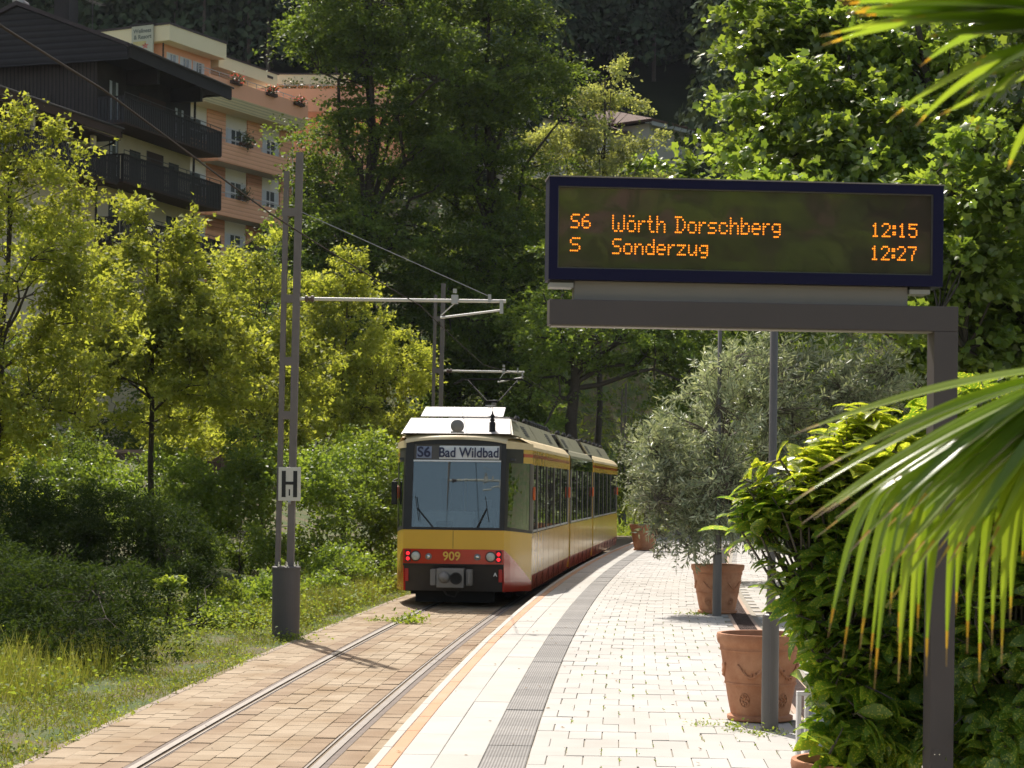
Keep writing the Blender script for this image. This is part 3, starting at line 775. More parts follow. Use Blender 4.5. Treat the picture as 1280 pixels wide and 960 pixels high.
# roof cap of the nose: lofted brow
mb = MB(); K = 16; rings = []
for j, (yy, sh, z) in enumerate([(ny(3.08)-.03, 0, 3.10), (ny(3.1)-.02, .0, 3.16), (ny(3.1)+.14, .05, 3.235), (ny(3.1)+.6, .10, 3.30), (0.02, .2, 3.325)]):
    for i in range(K+1):
        u = -1+2*i/K; a = abs(u)
        ws = (NW+.02) if j < 2 else NW+(HW-NW)*[0, 0, .05, .5, 1][j]
        x = u*ws; cur = .06*(1-u*u)*(1-j/4)
        zz = z-(.0 if j else .0)-[.03, .035, .06, .10, .24][j]*a**4+(.05*(1-u*u) if j < 2 else .02*(1-u*u))
        mb.v.append((x, yy-cur, zz))
for j in range(4):
    for i in range(K): mb.face((j*(K+1)+i, j*(K+1)+i+1, (j+1)*(K+1)+i+1, (j+1)*(K+1)+i))
tb(mb, 'nose_roof', 't_cream', TA, smooth=True)
for s in (-1, 1):
    corner(s, 'corner_cornice', 2.985, 3.13, 't_cream', z0b=2.987, z1b=3.10, out=.012, th=.10)
    mb = MB(); mb.prism([(s*(NW-.05), ny(3.1)+.02, 3.12), (s*NW, ny(3.1)+.05, 3.12), (s*HW, 0, 3.09), (s*(HW-.2), 0, 3.22), (s*(NW-.1), ny(3.1)+.4, 3.24)], (0, 0, -.05)); tb(mb, 'corner_roof', 't_cream', TA)
# roof screens above the cab
mb = MB(); mb.prism([(-1.05, -1.42, 3.265), (1.03, -1.42, 3.265), (.93, -.62, 3.575), (-.99, -.62, 3.575)], (0, .03, 0)); 
mb.box(-.99, .93, -.60, .9, 3.55, 3.578); tb(mb, 'roof_screen', 't_white', TA, bevel=.008)
mb = MB(); mb.prism([(-.83, -.42, 3.62), (.78, -.42, 3.62), (.78, .05, 3.82), (-.80, .05, 3.82)], (0, .03, 0)); tb(mb, 'roof_screen', 't_white', TA, bevel=.008)
for s in (-1, 1):
    mb = MB(); mb.prism([(s*1.07, -1.36, 3.25), (s*.95, -.60, 3.57), (s*.86, .9, 3.60), (s*1.12, .9, 3.22)], (-s*.03, 0, 0)); tb(mb, 'roof_fairing', 't_roof', TA)
mb = MB(); mb.lathe([(.04, 0), (.115, .01), (.125, .03), (.125, .10), (.10, .12)], 20, axis='y'); o = tb(mb, 'roof_lamp', 't_grey', TA @ Matrix.Translation((.03, -1.60, 3.40)), smooth=True)
mb = MB(); mb.box(-.12, .12, -.05, .05, 0, .03); tb(mb, 'lamp_foot', 't_grey', TA @ Matrix.Translation((.03, -1.54, 3.27)))
mb = MB(); mb.lathe([(.085, 0), (.085, .03), (.06, .05), (.06, .20), (.03, .22), (.055, .25), (.025, .28), (.055, .31), (.02, .36), (.005, .42)], 14); tb(mb, 'horn', 'iron', TA @ Matrix.Translation((.66, -1.25, 3.28)), smooth=True)
mb = MB(); mb.tube([(.50, -.3, 3.8), (.50, -.3, 3.84)], .04); mb.box(.42, .60, -.34, -.26, 3.83, 3.85); tb(mb, 'antenna', 't_white', TA)
# front lamps
for s in (-1, 1):
    x = s*.72; yb = ny(.95)-.06*(1-(x/NW)**2)
    mb = MB(); mb.lathe([(.02, .05), (.10, .05), (.10, -.004), (.088, -.012), (.088, .0), (.02, .0)], 22, axis='y'); h_ = tb(mb, 'headlight', 't_black', TA @ Matrix.Translation((x*.98, yb-.005, .955)))
    mb = MB(); mb.lathe([(.087, .01), (.08, -.012), (.05, -.022), (.01, -.026)], 22, axis='y'); l_ = mb.build('lens', 'lens', h_, smooth=True)
    x2 = s*.46; yb2 = ny(.95)-.06*(1-(x2/NW)**2)
    mb = MB(); mb.lathe([(.02, .05), (.062, .05), (.062, -.006), (.045, -.014), (.04, -.004), (.005, -.004)], 18, axis='y'); f_ = tb(mb, 'fog_lamp', 't_grey', TA @ Matrix.Translation((x2, yb2-.006, .95)))
    mb = MB(); mb.lathe([(.04, .0), (.03, -.012), (.005, -.016)], 16, axis='y'); mb.build('lens', 'chrome', f_, smooth=True)
    x3 = s*.855; yb3 = ny(.95)-.06*(1-(x3/NW)**2)
    mb = MB(); mb.box(-.055, .055, -.006, .03, -.11, .11); p_ = tb(mb, 'tail_lamp_panel', 't_black', TA @ Matrix.Translation((x3, yb3-.008, .96)), bevel=.01)
    for dz in (-.055, .045):
        mb = MB(); mb.lathe([(.036, -.005), (.032, -.02), (.01, -.026)], 16, (0, 0, dz), axis='y'); mb.build('tail_lamp', 'tail', p_, smooth=True)
    mb = MB(); mb.box(-.035, .035, -.02, .02, -.12, .12); tb(mb, 'reflector', 'refl_red', TA @ Matrix.Translation((s*.885, ny(.6)+.005, .60)), bevel=.01)
# coupler
mb = MB(); mb.box(-.27, .24, NY-.34, NY+.2, .38, .74); cp = tb(mb, 'coupler', 't_grey', TA, bevel=.02)
mb = MB(); mb.lathe([(.11, NY-.345), (.085, NY-.42), (.04, NY-.46), (.005, NY-.47)], 18, (-.12, 0, .575), axis='y'); mb.build('coupler_cone', 't_grey', cp, smooth=True)
mb = MB(); mb.lathe([(.115, NY-.342), (.115, NY-.37), (.095, NY-.37), (.09, NY-.342)], 20, (.10, 0, .56), axis='y'); mb.build('coupler_cup', 't_black', cp)
mb = MB(); mb.box(-.40, -.29, NY-.25, NY, .42, .72); mb.box(.27, .38, NY-.25, NY, .42, .72); mb.tube([(.33, NY-.27, .46), (.33, NY-.27, .70)], .035); tb(mb, 'cable_box', 't_grey', TA, bevel=.015)
mb = MB(); 
mb.tube([(-.2, NY-.1, .38), (-.1, NY-.12, .24), (.05, NY-.12, .2), (.15, NY-.1, .36)], .018, 6); tb(mb, 'brake_hose', 't_black', TA)
mb = MB(); mb.box(-.75, .75, NY+.3, NY+.42, .08, .34); mb.box(-.95, .95, NY+.3, .3, .28, .5); tb(mb, 'lifeguard', 't_dark', TA)
# nose floor, dashboard, cab interior
mb = MB(); mb.box(-.9, .9, ny(1)+.1, -.1, .5, .56); mb.box(-.85, .85, ny(1)+.08, ny(1)+.55, 1.20, 1.50); mb.prism([(-.80, ny(1)+.22, 1.50), (-.80, ny(1)+.62, 1.50), (-.80, ny(1)+.66, 1.78), (-.80, ny(1)+.50, 1.80)], (1.15, 0, 0)); tb(mb, 'dashboard', 'dash', TA, bevel=.03)  # raised pale sheet added to whiten the lower part of the windscreen
mb = MB(); mb.box(-.35, -.05, ny(1)+.12, ny(1)+.30, 1.50, 1.60); mb.box(.35, .75, ny(1)+.15, ny(1)+.40, 1.50, 1.66)
for p_ in pieces(mb): tb(p_, 'console', 't_black', TA, bevel=.02)
mb = MB(); mb.box(-1.2, 1.2, -.06, -.02, .6, 1.75); mb.box(-1.2, -.45, -.06, -.02, 1.75, 2.9); mb.box(.35, 1.2, -.06, -.02, 1.75, 2.9); mb.box(-.45, .35, -.06, -.02, 2.55, 2.9); tb(mb, 'cab_wall', 't_cabwall', TA)
mb = MB(); mb.box(-.78, .84, ny(2.6)+.10, ny(2.6)+.13, 2.42, 2.72); tb(mb, 'windscreen_dark_band', 't_cabwall', TA)  # dark band added inside to darken the upper part of the windscreen
mb = MB(); mb.box(-1.1, 1.1, ny(2.9)+.15, -.1, 2.76, 2.80); tb(mb, 'cab_ceiling', 't_cabwall', TA)
mb = MB(); mb.box(.30, .72, -.9, -.8, 1.2, 1.85); mb.box(.40, .62, -.88, -.82, 1.85, 2.02); tb(mb, 'driver_seat', 't_black', TA, bevel=.04)
# wipers
for x0, x1 in ((-.38, -.70), (.45, .62)):
    mb = MB(); mb.tube([(x0, ny(1.5)-.13, 1.50), (x1, ny(1.85)-.085, 1.86)], .012, 6); mb.tube([(x1+.05, ny(1.7)-.10, 1.62), (x1-.03, ny(2.0)-.06, 2.08)], .008, 6); tb(mb, 'wiper', 't_black', TA)
# mirrors on the far corner
mb = MB(); mb.box(-1.40, -1.30, -.35, -.2, 1.9, 2.35); mb.tube([(-1.3, -.2, 2.4), (-1.38, -.28, 2.36)], .015, 6); tb(mb, 'mirror', 't_black', TA, bevel=.02)
mb = MB(); mb.prism([(-1.335, -.12+.07*math.cos(a), 2.14+.12*math.sin(a)) for a in np.linspace(0, 2*PI, 12, endpoint=False)], (-.04, 0, 0)); tb(mb, 'marker_lamp', 'amber', TA)
# pantograph
pg = MB(); yb = 4.6
pg.box(-.5, .5, yb-.5, yb+.5, 3.62, 3.68)
for x in (-.5, .5):
    for y in (yb-.5, yb+.5): pg.lathe([(.05, 3.3), (.08, 3.36), (.05, 3.42), (.08, 3.48), (.05, 3.54), (.06, 3.62)], 10, (x, y, 0))
pan = tb(pg, 'pantograph', 'iron', TA)
mb = MB(); mb.tube([(.0, yb+.3, 3.7), (.12, yb-.6, 4.10)], [.07, .05], 10); mb.build('lower_arm', 'steel', pan)
mb = MB(); 
for s in (-1, 1): mb.tube([(.10+s*.12, yb-.6, 4.10), (s*.55, yb+.2, 4.60)], .014, 6)
mb.tube([(.0, yb-.6, 4.10), (.2, yb-.6, 4.10)], .03, 8); mb.build('upper_arm', 'iron', pan)
mb = MB()
for dy in (-.12, .12): mb.tube([(-.86, yb+.2+dy, 4.50), (-.66, yb+.2+dy, 4.62), (.66, yb+.2+dy, 4.62), (.86, yb+.2+dy, 4.50)], .018, 6)
mb.tube([(-.6, yb+.08, 4.6), (-.6, yb+.32, 4.6)], .012, 6); mb.tube([(.6, yb+.08, 4.6), (.6, yb+.32, 4.6)], .012, 6)
mb.build('collector_head', 'iron', pan)
# white roof boxes in view beyond the screens
mb = MB(); mb.box(-.7, .6, 6.2, 8.6, 3.3, 3.62); tb(mb, 'roof_equipment', 't_grey', TA, bevel=.03)
mb = MB()
for k in range(9): 
    yy = 5.4+k*.5; mb.lathe([(.06, 3.55), (.06, 3.70), (.03, 3.74)], 8, (.75, yy, 0))
mb.tube([(.75, 5.3, 3.72), (.75, 9.6, 3.66)], .025, 6); tb(mb, 'roof_cable', 't_black', TA)
# ================================================================== DEPARTURE DISPLAY
M['d_frame'] = simple('display_dark_grey_steel', (.078, .064, .066), .5, noise=.12, nscale=4)
M['d_blue'] = simple('display_blue_case', (.0028, .0026, .034), .5, spec=.25, noise=.1, nscale=3)
M['d_mount'] = simple('display_grey_mount', (.25, .225, .21), .55, noise=.1, nscale=4)
M['d_rim'] = simple('display_rim', (.10, .095, .085), .5)
M['led'] = simple('lit_amber_dots', (1.0, .27, .015), .5, emit=1.25)
m, t, b = new_mat('display_glass'); M['d_screen'] = m
b.inputs['Base Color'].default_value = (.050, .044, .036, 1); b.inputs['Roughness'].default_value = .035; b.inputs['Specular IOR Level'].default_value = .5
b.inputs['IOR'].default_value = 1.85
tc = N(t, 'TexCoord'); nz = N(t, 'TexNoise'); nz.inputs['Scale'].default_value = 5; nz.inputs['Detail'].default_value = 1; t.links.new(tc.outputs['Object'], nz.inputs['Vector'])
bp = N(t, 'Bump'); bp.inputs['Strength'].default_value = .05; bp.inputs['Distance'].default_value = .02; t.links.new(nz.outputs[0], bp.inputs['Height']); t.links.new(bp.outputs[0], b.inputs['Normal'])
SD = 9.0
a0 = atd(687, 290, SD); a1 = atd(1180, 300, SD+.15)
drz = math.atan2(a1.y-a0.y, a1.x-a0.x)
disp = empty('departure_display', (a0.x, a0.y, 0), drz, label='departure board with amber lettering for Wörth Dorschberg and Sonderzug on a dark gantry', cat='departure display')
DI = (Matrix.Translation((a0.x, a0.y, 0)) @ Matrix.Rotation(drz, 4, 'Z')).inverted()
def dl(px, py, yloc=0.0):                 # local x,z of a picture point on the plane of the board
    u, v = unroll(px, py); o = DI @ Vector((0, 0, H)); d = (DI.to_3x3() @ Vector((u/F, 1, -v/F)))
    k = (yloc-o.y)/d.y; p = o+d*k; return p.x, p.z
x0, zt = dl(687, 219); x1, zt2 = dl(1180, 234); _, zb = dl(684, 347); _, zb2 = dl(1172, 360)
zt = (zt+zt2)/2; zb = (zb+zb2)/2
ix0, izt = dl(698, 231); ix1, izt2 = dl(1167, 244); _, izb = dl(697, 333); _, izb2 = dl(1163, 346)
izt = (izt+izt2)/2; izb = (izb+izb2)/2
mb = MB(); dd = .17
mb.box(x0, x1, .03, dd, zb, zt)
mb.box(x0, x1, 0, .03, izt, zt); mb.box(x0, x1, 0, .03, zb, izb); mb.box(x0, ix0, 0, .03, izb, izt); mb.box(ix1, x1, 0, .03, izb, izt)
case = mb.build('case', 'd_blue', disp)
mb = MB(); mb.box(ix0, ix1, .018, .028, izb, izt); scr = mb.build('screen', 'd_screen', disp)
mb = MB(); rt = .0045
mb.box(ix0, ix1, .006, .02, izt-rt, izt-.0002); mb.box(ix0, ix1, .006, .02, izb+.0002, izb+rt); mb.box(ix0+.0002, ix0+rt, .006, .02, izb, izt); mb.box(ix1-rt, ix1-.0002, .006, .02, izb, izt)
mb.build('screen_rim', 'd_rim', disp)
mb = MB(); mb.box(x0-.004, x1+.004, -.004, dd+.004, zt+.0005, zt+.006); mb.build('case_lid', 'd_mount', disp)
mx0, mz = dl(719, 346); mx1, mz1 = dl(1138, 382); _, mzb = dl(719, 372)
mb = MB(); mb.box(mx0, mx1, .045, .125, mzb-.01, zb); mb.build('mount', 'd_mount', disp, bevel=.003)
mb = MB(); mb.box(mx0-.11, mx0-.004, .03, .14, zb-.032, zb-.012); mb.box(mx1+.004, mx1+.10, .03, .14, zb-.032, zb-.012); build_each(mb, 'bracket', 't_white', disp)
mb = MB(); mb.box(mx0-.11, mx0-.004, .03, .14, zb-.011, zb); mb.box(mx1+.004, mx1+.10, .03, .14, zb-.011, zb); build_each(mb, 'bracket_pad', 't_black', disp)
bt = (dl(687, 371)[1]+dl(1198, 386)[1])/2; bb = (dl(690, 403)[1]+dl(1160, 416)[1])/2; bxr = dl(1198, 400)[0]; pxl = dl(1168, 430)[0]; bxl = dl(687, 390)[0]
mb = MB(); mb.box(bxl, bxr, 0, .115, bb, bt); mb.build('beam', 'd_frame', disp, bevel=.002)
mb = MB(); mb.box(pxl, bxr, 0, .115, PZ-.02, bb-.001); post = mb.build('post', 'd_frame', disp, bevel=.002)
mb = MB(); mb.box(bxl+.01, pxl-.004, .012, .103, bb-.006, bb-.001); mb.build('beam_bounce_strip', 'd_mount', disp)  # paler strip puts light bounced off the platform into the beam's colour
px_, pz_ = dl(1171, 943); mb = MB(); mb.lathe([(.024, -.003), (.024, .001), (.002, .001)], 20, (px_, 0, pz_), axis='y'); o = mb.build('lock_cover', 'd_frame', disp)
mb = MB()
for s in (-1, 1): mb.lathe([(.003, -.005), (.003, 0)], 8, (px_+s*.011, 0, pz_), axis='y')
build_each(mb, 'screw', 'chrome', disp)
# dot matrix lettering
FT = {
'S': ["01111","10000","10000","01110","00001","00001","11110"], '6': ["00110","01000","10000","11110","10001","10001","01110"],
'W': ["1000001","1000001","1000001","1001001","1001001","1001001","0110110"], 'ö': ["01010","00000","01110","10001","10001","10001","01110"],
'r': ["0000","0000","1011","1100","1000","1000","1000"], 't': ["0100","0100","1110","0100","0100","0100","0011"],
'h': ["10000","10000","10110","11001","10001","10001","10001"], 'D': ["111100","010010","010001","010001","010001","010010","111100"],
'o': ["00000","00000","01110","10001","10001","10001","01110"], 's': ["00000","00000","01111","10000","01110","00001","11110"],
'c': ["00000","00000","01110","10001","10000","10001","01110"], 'b': ["10000","10000","10110","11001","10001","10001","11110"],
'e': ["00000","00000","01110","10001","11111","10000","01110"], 'g': ["00000","00000","01111","10001","10001","01111","00001","01110"],
'n': ["00000","00000","10110","11001","10001","10001","10001"], 'd': ["00001","00001","01101","10011","10001","10001","01111"],
'z': ["00000","00000","11111","00010","00100","01000","11111"], 'u': ["00000","00000","10001","10001","10001","10011","01101"],
'1': ["00100","01100","00100","00100","00100","00100","01110"], '2': ["01110","10001","00001","00010","00100","01000","11111"],
'5': ["11111","10000","11110","00001","00001","10001","01110"], '7': ["11111","00001","00010","00010","00100","00100","00100"],
':': ["00","11","11","00","11","11","00"], ' ': ["000"]*7}
def led_line(s, pxa, pxb, pyt, pyb, lab):
    n = sum(len(FT[c][0])+1 for c in s)-1
    xa, zt_ = dl(pxa, pyt); xb, _ = dl(pxb, pyt); _, zb_ = dl(pxa, pyb); hx = (xb-xa)/(n-1) if n > 1 else .008; hz = (zt_-zb_)/6
    mb = MB(); x = 0
    for c in s:
        for r, row in enumerate(FT[c]):
            for k, ch in enumerate(row):
                if ch == '1':
                    cx, cz = xa+(x+k)*hx, zt_-r*hz
                    mb.lathe([(.0038, 0), (.0034, -.0022), (.001, -.003)], 7, (cx, .0165, cz), axis='y')
        x += len(FT[c][0])+1
    o = mb.build('dot_lettering', 'led', disp, fixn=True)
    o['label'] = lab
led_line('S6', 715, 738, 267.5, 283.5, 'amber letters S6 in the upper line'); led_line('Wörth Dorschberg', 767, 976, 269, 288, 'amber letters Wörth Dorschberg')
led_line('12:15', 1091, 1147, 279, 294.5, 'amber digits 12:15'); led_line('S', 714, 725, 297, 312.5, 'amber letter S in the lower line')
led_line('Sonderzug', 767, 885, 298.5, 316, 'amber letters Sonderzug'); led_line('12:27', 1090, 1146, 307.5, 323.5, 'amber digits 12:27')

# ================================================================== OVERHEAD LINE
M['mast'] = simple('mast_brown_grey_paint', (.16, .135, .125), .6, noise=.2, nscale=5)
M['mastbase'] = simple('mast_base_paint', (.085, .075, .075), .55, noise=.2, nscale=4)
M['wire'] = simple('copper_wire', (.022, .014, .009), .8, spec=.2)
M['tube_pale'] = simple('pale_arm_tube', (.55, .53, .48), .5, noise=.1, nscale=5)
M['insul'] = simple('brown_insulator', (.10, .06, .05), .4)
def mast(base, h, label, arm_z, arm_len, rz, sign=False, cyl=True, side=1, stay_z=6.0):
    r = empty('catenary_mast', base, rz, label=label, cat='catenary mast', group='masts of the overhead line')
    if cyl:
        mb = MB(); mb.lathe([(.205, -.3), (.205, 1.02), (.215, 1.02), (.215, 1.05), (.19, 1.06), (.0, 1.06)], 36); mb.build('base_drum', 'mastbase', r, smooth=False)
        mb = MB()
        for k in range(8):
            a = 2*PI*k/8+.2; mb.lathe([(.012, 1.06), (.022, 1.06), (.022, 1.09), (.010, 1.09), (.010, 1.13)], 8, (.165*math.cos(a), .165*math.sin(a), 0))
        build_each(mb, 'anchor_bolt', 'chrome', r)
    z0 = 1.0 if cyl else 0
    mb = MB(); x0, x1 = -.115, -.085
    def post(xc0, xc1, wd, zt, nm):
        mb = MB(); b_ = []
        for z, xc in ((z0, xc0), (zt, xc1)):
            for dx, dy in ((-1, -1), (1, -1), (1, 1), (-1, 1)): mb.v.append((xc+dx*wd/2, dy*.05, z))
        for q in ((0, 1, 5, 4), (1, 2, 6, 5), (2, 3, 7, 6), (3, 0, 4, 7), (4, 5, 6, 7), (3, 2, 1, 0)): mb.face(q)
        mb.build(nm, 'mast', r)
    post(-.13, -.06, .07, h-.28, 'channel_post'); post(.06, .13, .10, h, 'channel_post')
    mb = MB()
    for z in (2.1, 3.3, 4.1, arm_z, arm_z+1.28): mb.box(-.12, .10, -.052, .052, z-.06, z+.06)
    build_each(mb, 'tie_plate', 'mast', r)
    mb = MB(); ar = .026
    e = (arm_len, 0, arm_z-.02)
    mb.tube([(.15, 0, arm_z), e], ar, 8); mb.build('cantilever_arm', 'tube_pale', r)
    mb = MB(); mb.lathe([(.03, -.09), (.05, -.08), (.05, -.05), (.03, -.04), (.03, .0), (.05, .01), (.05, .04), (.03, .05)], 10, axis='z')
    o = mb.build('insulator', 'insul', r); o.matrix_local = Matrix.Translation((.32, 0, arm_z)) @ Matrix.Rotation(PI/2, 4, 'Y')
    mb = MB(); mb.box(arm_len*.75, arm_len*.78, -.04, .04, arm_z-.06, arm_z+.07); mb.lathe([(.03, arm_z+.1), (.03, arm_z+.16)], 8, (arm_len*.765, 0, 0))
    mb.box(arm_len*.918, arm_len*.932, -.03, .03, arm_z-.04, arm_z+.08); mb.box(arm_len*.972, arm_len*.988, -.03, .03, arm_z-.2, arm_z)
    build_each(mb, 'clamp', 'steel', r)
    mb = MB(); mb.tube([(arm_len*.98, 0, arm_z-.15), (arm_len*.70, -.02, arm_z-.27)], .018, 7); mb.tube([(arm_len*.765, 0, arm_z-.05), (arm_len*.70, 0, arm_z-.24)], .010, 6); mb.build('steady_arm', 'tube_pale', r)
    if stay_z:
        mb = MB(); mb.tube([(.16, 0, stay_z), (arm_len*.925, 0, arm_z+.05)], .007, 6); mb.build('stay_wire', 'steel', r)
    return r
mz = lambda d: .0
m1p = atz(357, 797, 0); 
mast1 = mast((m1p.x, m1p.y, 0), 7.2, 'nearest twin-post mast on a grey drum beside the track carrying the H stop board', 5.03, 3.22, -.06, stay_z=6.32)
# stop board
sb = empty('stop_board', (m1p.x, m1p.y-.09, 0), -.03, label='white rectangular stop board with black letter H and small 1 on the nearest mast', cat='sign')
zc = atd(362, 605, m1p.y).z; xc = atd(362, 605, m1p.y-.1).x-m1p.x
M['b_white'] = simple('board_white', (.62, .59, .52), .5, noise=.08, nscale=9); M['b_black'] = simple('board_black', (.01, .01, .01), .5)
mb = MB(); mb.box(xc-.165, xc+.165, -.02, 0, zc-.25, zc+.25); mb.build('board', 'b_white', sb, bevel=.004)
mb = MB(); mb.box(xc-.115, xc-.055, -.024, -.0205, zc-.195, zc+.195); mb.box(xc+.055, xc+.115, -.024, -.0205, zc-.195, zc+.195); mb.box(xc-.056, xc+.056, -.024, -.0205, zc-.01, zc+.035); mb.build('letter_h', 'b_black', sb)
text('digit_one', '1', .13, 'b_black', sb, (xc+.0, -.0215, zc-.13), (PI/2, 0, 0), .001, .004)
mb = MB(); mb.box(xc-.10, xc+.10, -.0, .05, zc-.03, zc+.03); mb.tube([(xc-.02, .0, zc-.27), (xc+.02, .0, zc-.27)], .03, 8); mb.build('clip', 'steel', sb)
m2p = atd(545, 600, 49.3)
mast2 = mast((m2p.x, m2p.y, .05), 7.2, 'second twin-post mast rising behind the tram roof beside yellow green trees', 5.05, 2.15, -.08, stay_z=0)
m3p = atd(778, 607, 99)
mast3 = mast((m3p.x, m3p.y, .1), 7.3, 'farthest slim mast beyond the rear end of the tram', 5.05, 2.0, -.15, stay_z=6.2)
mb = MB(); 
def wirepath(z, pts): pass
pts = []
for y in np.arange(-6, 118, 2.0):
    zz = float(np.interp(y, [-6, 10, 12.2, 17.8, 30, 40, 49, 62, 75, 99, 118], [4.52, 4.56, 4.655, 4.70, 4.98, 4.70, 4.98, 4.75, 4.8, 4.98, 4.8]))
    pts.append((centre(y), y, zz))
mb.tube(pts, .0072, 6); o = mb.build('contact_wire', 'wire'); tag(o, 'dark copper contact wire running down over the track from the upper left', 'wire')
mb = MB(); k = mast2.location; kk = mast1.location
mb.tube([(kk.x+2.3, kk.y, 4.86), (k.x+.2, k.y, 5.6)], .007, 5); o = mb.build('span_wire', 'wire'); tag(o, 'thin span wire between the first two masts above the tram', 'wire')

# ================================================================== POLES, POTS
M['pole'] = simple('lamp_post_grey_paint', (.12, .11, .105), .45, noise=.12, nscale=6)
def pole(px, py, label, top=4.75):
    p = atz(px, py, PZ); r = empty('lamp_post', p, label=label, cat='lamp post', group='slim grey posts along the platform')
    mb = MB(); mb.lathe([(.072, 0), (.070, .02), (.068, .92), (.064, .94), (.05, .95)], 28); sl_ = mb.build('sleeve', 'pole', r, smooth=False)
    mb = MB(); mb.lathe([(.040, .94), (.034, 1.2), (.032, top-PZ), (.0, top-PZ+.02)], 20); mb.build('shaft', 'pole', r, smooth=True)
    mb = MB(); mb.box(-.012, .012, -.075, -.066, .15, .85); mb.build('service_hatch', 'pole', r)
    return r
pole(962, 913, 'slim grey post in front of the nearer large terracotta pot')
pole(896, 770, 'slim grey post in front of the terracotta pot under the large olive tree')
# terracotta pots
m, t, b = new_mat('terracotta'); M['terra'] = m
tc = N(t, 'TexCoord'); nz = N(t, 'TexNoise'); nz.inputs['Scale'].default_value = 4; nz.inputs['Detail'].default_value = 9; nz.inputs['Roughness'].default_value = .7; t.links.new(tc.outputs['Object'], nz.inputs['Vector'])
cr_ = N(t, 'ValToRGB'); e = cr_.color_ramp.elements; e[0].position = .3; e[0].color = (.34, .13, .06, 1); e[1].position = .75; e[1].color = (.55, .29, .165, 1)
t.links.new(nz.outputs[0], cr_.inputs[0]); t.links.new(cr_.outputs[0], b.inputs['Base Color']); b.inputs['Roughness'].default_value = .85
bp = N(t, 'Bump'); bp.inputs['Strength'].default_value = .25; bp.inputs['Distance'].default_value = .01; t.links.new(nz.outputs[0], bp.inputs['Height']); t.links.new(bp.outputs[0], b.inputs['Normal'])
def pot(loc, R, h, label, deco=True):
    r = empty('flower_pot', loc, random.uniform(-.3, .3) if not deco else 0, label=label, cat='flower pot', group='terracotta pots on the platform')
    rb = R*.66
    P = [(rb*.1, 0), (rb+.012, 0), (rb+.03, .012), (rb+.03, .04), (rb+.008, .05)]
    for i in range(9):
        t = i/8; P.append((rb+(R*.90-rb)*t**.85, .055+(h*.80-.055)*t))
    P += [(R*.915, h*.80), (R*.93, h*.815), (R*.915, h*.83), (R*.93, h*.87), (R*.97, h*.89), (R*.985, h*.92), (R, h*.96), (R*.985, h), (R*.90, h), (R*.87, h*.93), (R*.1, h*.93)]
    mb = MB(); mb.lathe(P[:-1], 56); mb.f.pop(); o = mb.build('body', 'terra', r, smooth=True, fixn=False)
    md = o.modifiers.new('edges', 'EDGE_SPLIT'); md.split_angle = math.radians(50)
    mb = MB(); mb.lathe([(R*.02, h*.90), (R*.88, h*.90), (R*.88, h*.915), (R*.4, h*.94), (0.01, h*.95)], 24); mb.build('soil', 'soil', r)
    mb = MB(); zz = h*.43; rr = rb+(R*.90-rb)*((zz-.055)/(h*.8-.055))**.85
    mb.lathe([(rr-.01, zz-.015), (rr+.008, zz-.008), (rr+.008, zz+.008), (rr-.01, zz+.015)], 56); mb.build('band', 'terra', r)
    if deco:                              # rosette and garland in relief
        mb = MB()
        def surf(a, z, o_=.0):
            q = max(0, (z-.055)/(h*.8-.055)); rr = rb+(R*.90-rb)*q**.85+o_; return (rr*math.sin(a), -rr*math.cos(a), z)
        for a0 in (-.62, .62, 2.2, -2.2):
            for k in range(7):
                q = 2*PI*k/7; mb.tube([surf(a0+.06*math.cos(q)*.6, h*.25+.022*math.sin(q)*.8, .0), surf(a0+.13*math.cos(q), h*.25+.05*math.sin(q), .006)], [.009, .006], 5)
            ring = [surf(a0+.16*math.cos(q), h*.25+.06*math.sin(q), .004) for q in np.linspace(0, 2*PI, 17)]; mb.tube(ring, .005, 5)
        mb.build('rosette', 'terra', r, smooth=True)
        mb = MB()
        for a0 in (-.75, .35, 1.6, -2.0):
            pts = [surf(a0+q*.75, h*.66-.10*math.sin(q*PI)*h/.7, .005) for q in np.linspace(0, 1, 12)]; mb.tube(pts, [.009+.006*(k % 2) for k in range(12)], 6)
            for q in np.linspace(.1, .9, 7): 
                a = surf(a0+q*.75, h*.66-.10*math.sin(q*PI), .003); b2 = surf(a0+q*.75+.03, h*.66-.10*math.sin(q*PI)+random.choice((-.03, .03)), .006); mb.tube([a, b2], [.012, .004], 5)
        mb.build('garland', 'terra', r, smooth=True)
    return r
p1 = atz(955, 905, PZ); p1.y += .28; R1 = .375
pot1 = pot((p1.x, p1.y, PZ+.004), R1, .735, 'nearer large terracotta pot with garland relief, bare soil and a grey post in front')
p2 = atz(899, 768, PZ); p2.y += .3
pot2 = pot((p2.x, p2.y, PZ+.004), .42, .76, 'terracotta pot under the large olive tree, behind a slim grey post')
p3 = atd(806, 607, 62)
pot3 = pot((p3.x, p3.y, PZ+.004), .46, .80, 'farthest terracotta pot beyond the olive tree near the end of the tram', False)
p4 = atd(1068, 607, 9.95)
pot4 = pot((p4.x, p4.y, PZ+.004), .30, .62, 'terracotta pot at the lower edge holding the nearest spotted laurel', False)
p5 = atd(1290, 607, 9.6)
pot5 = pot((p5.x, p5.y, PZ+.004), .34, .60, 'terracotta pot of the laurel right of the display post', False)
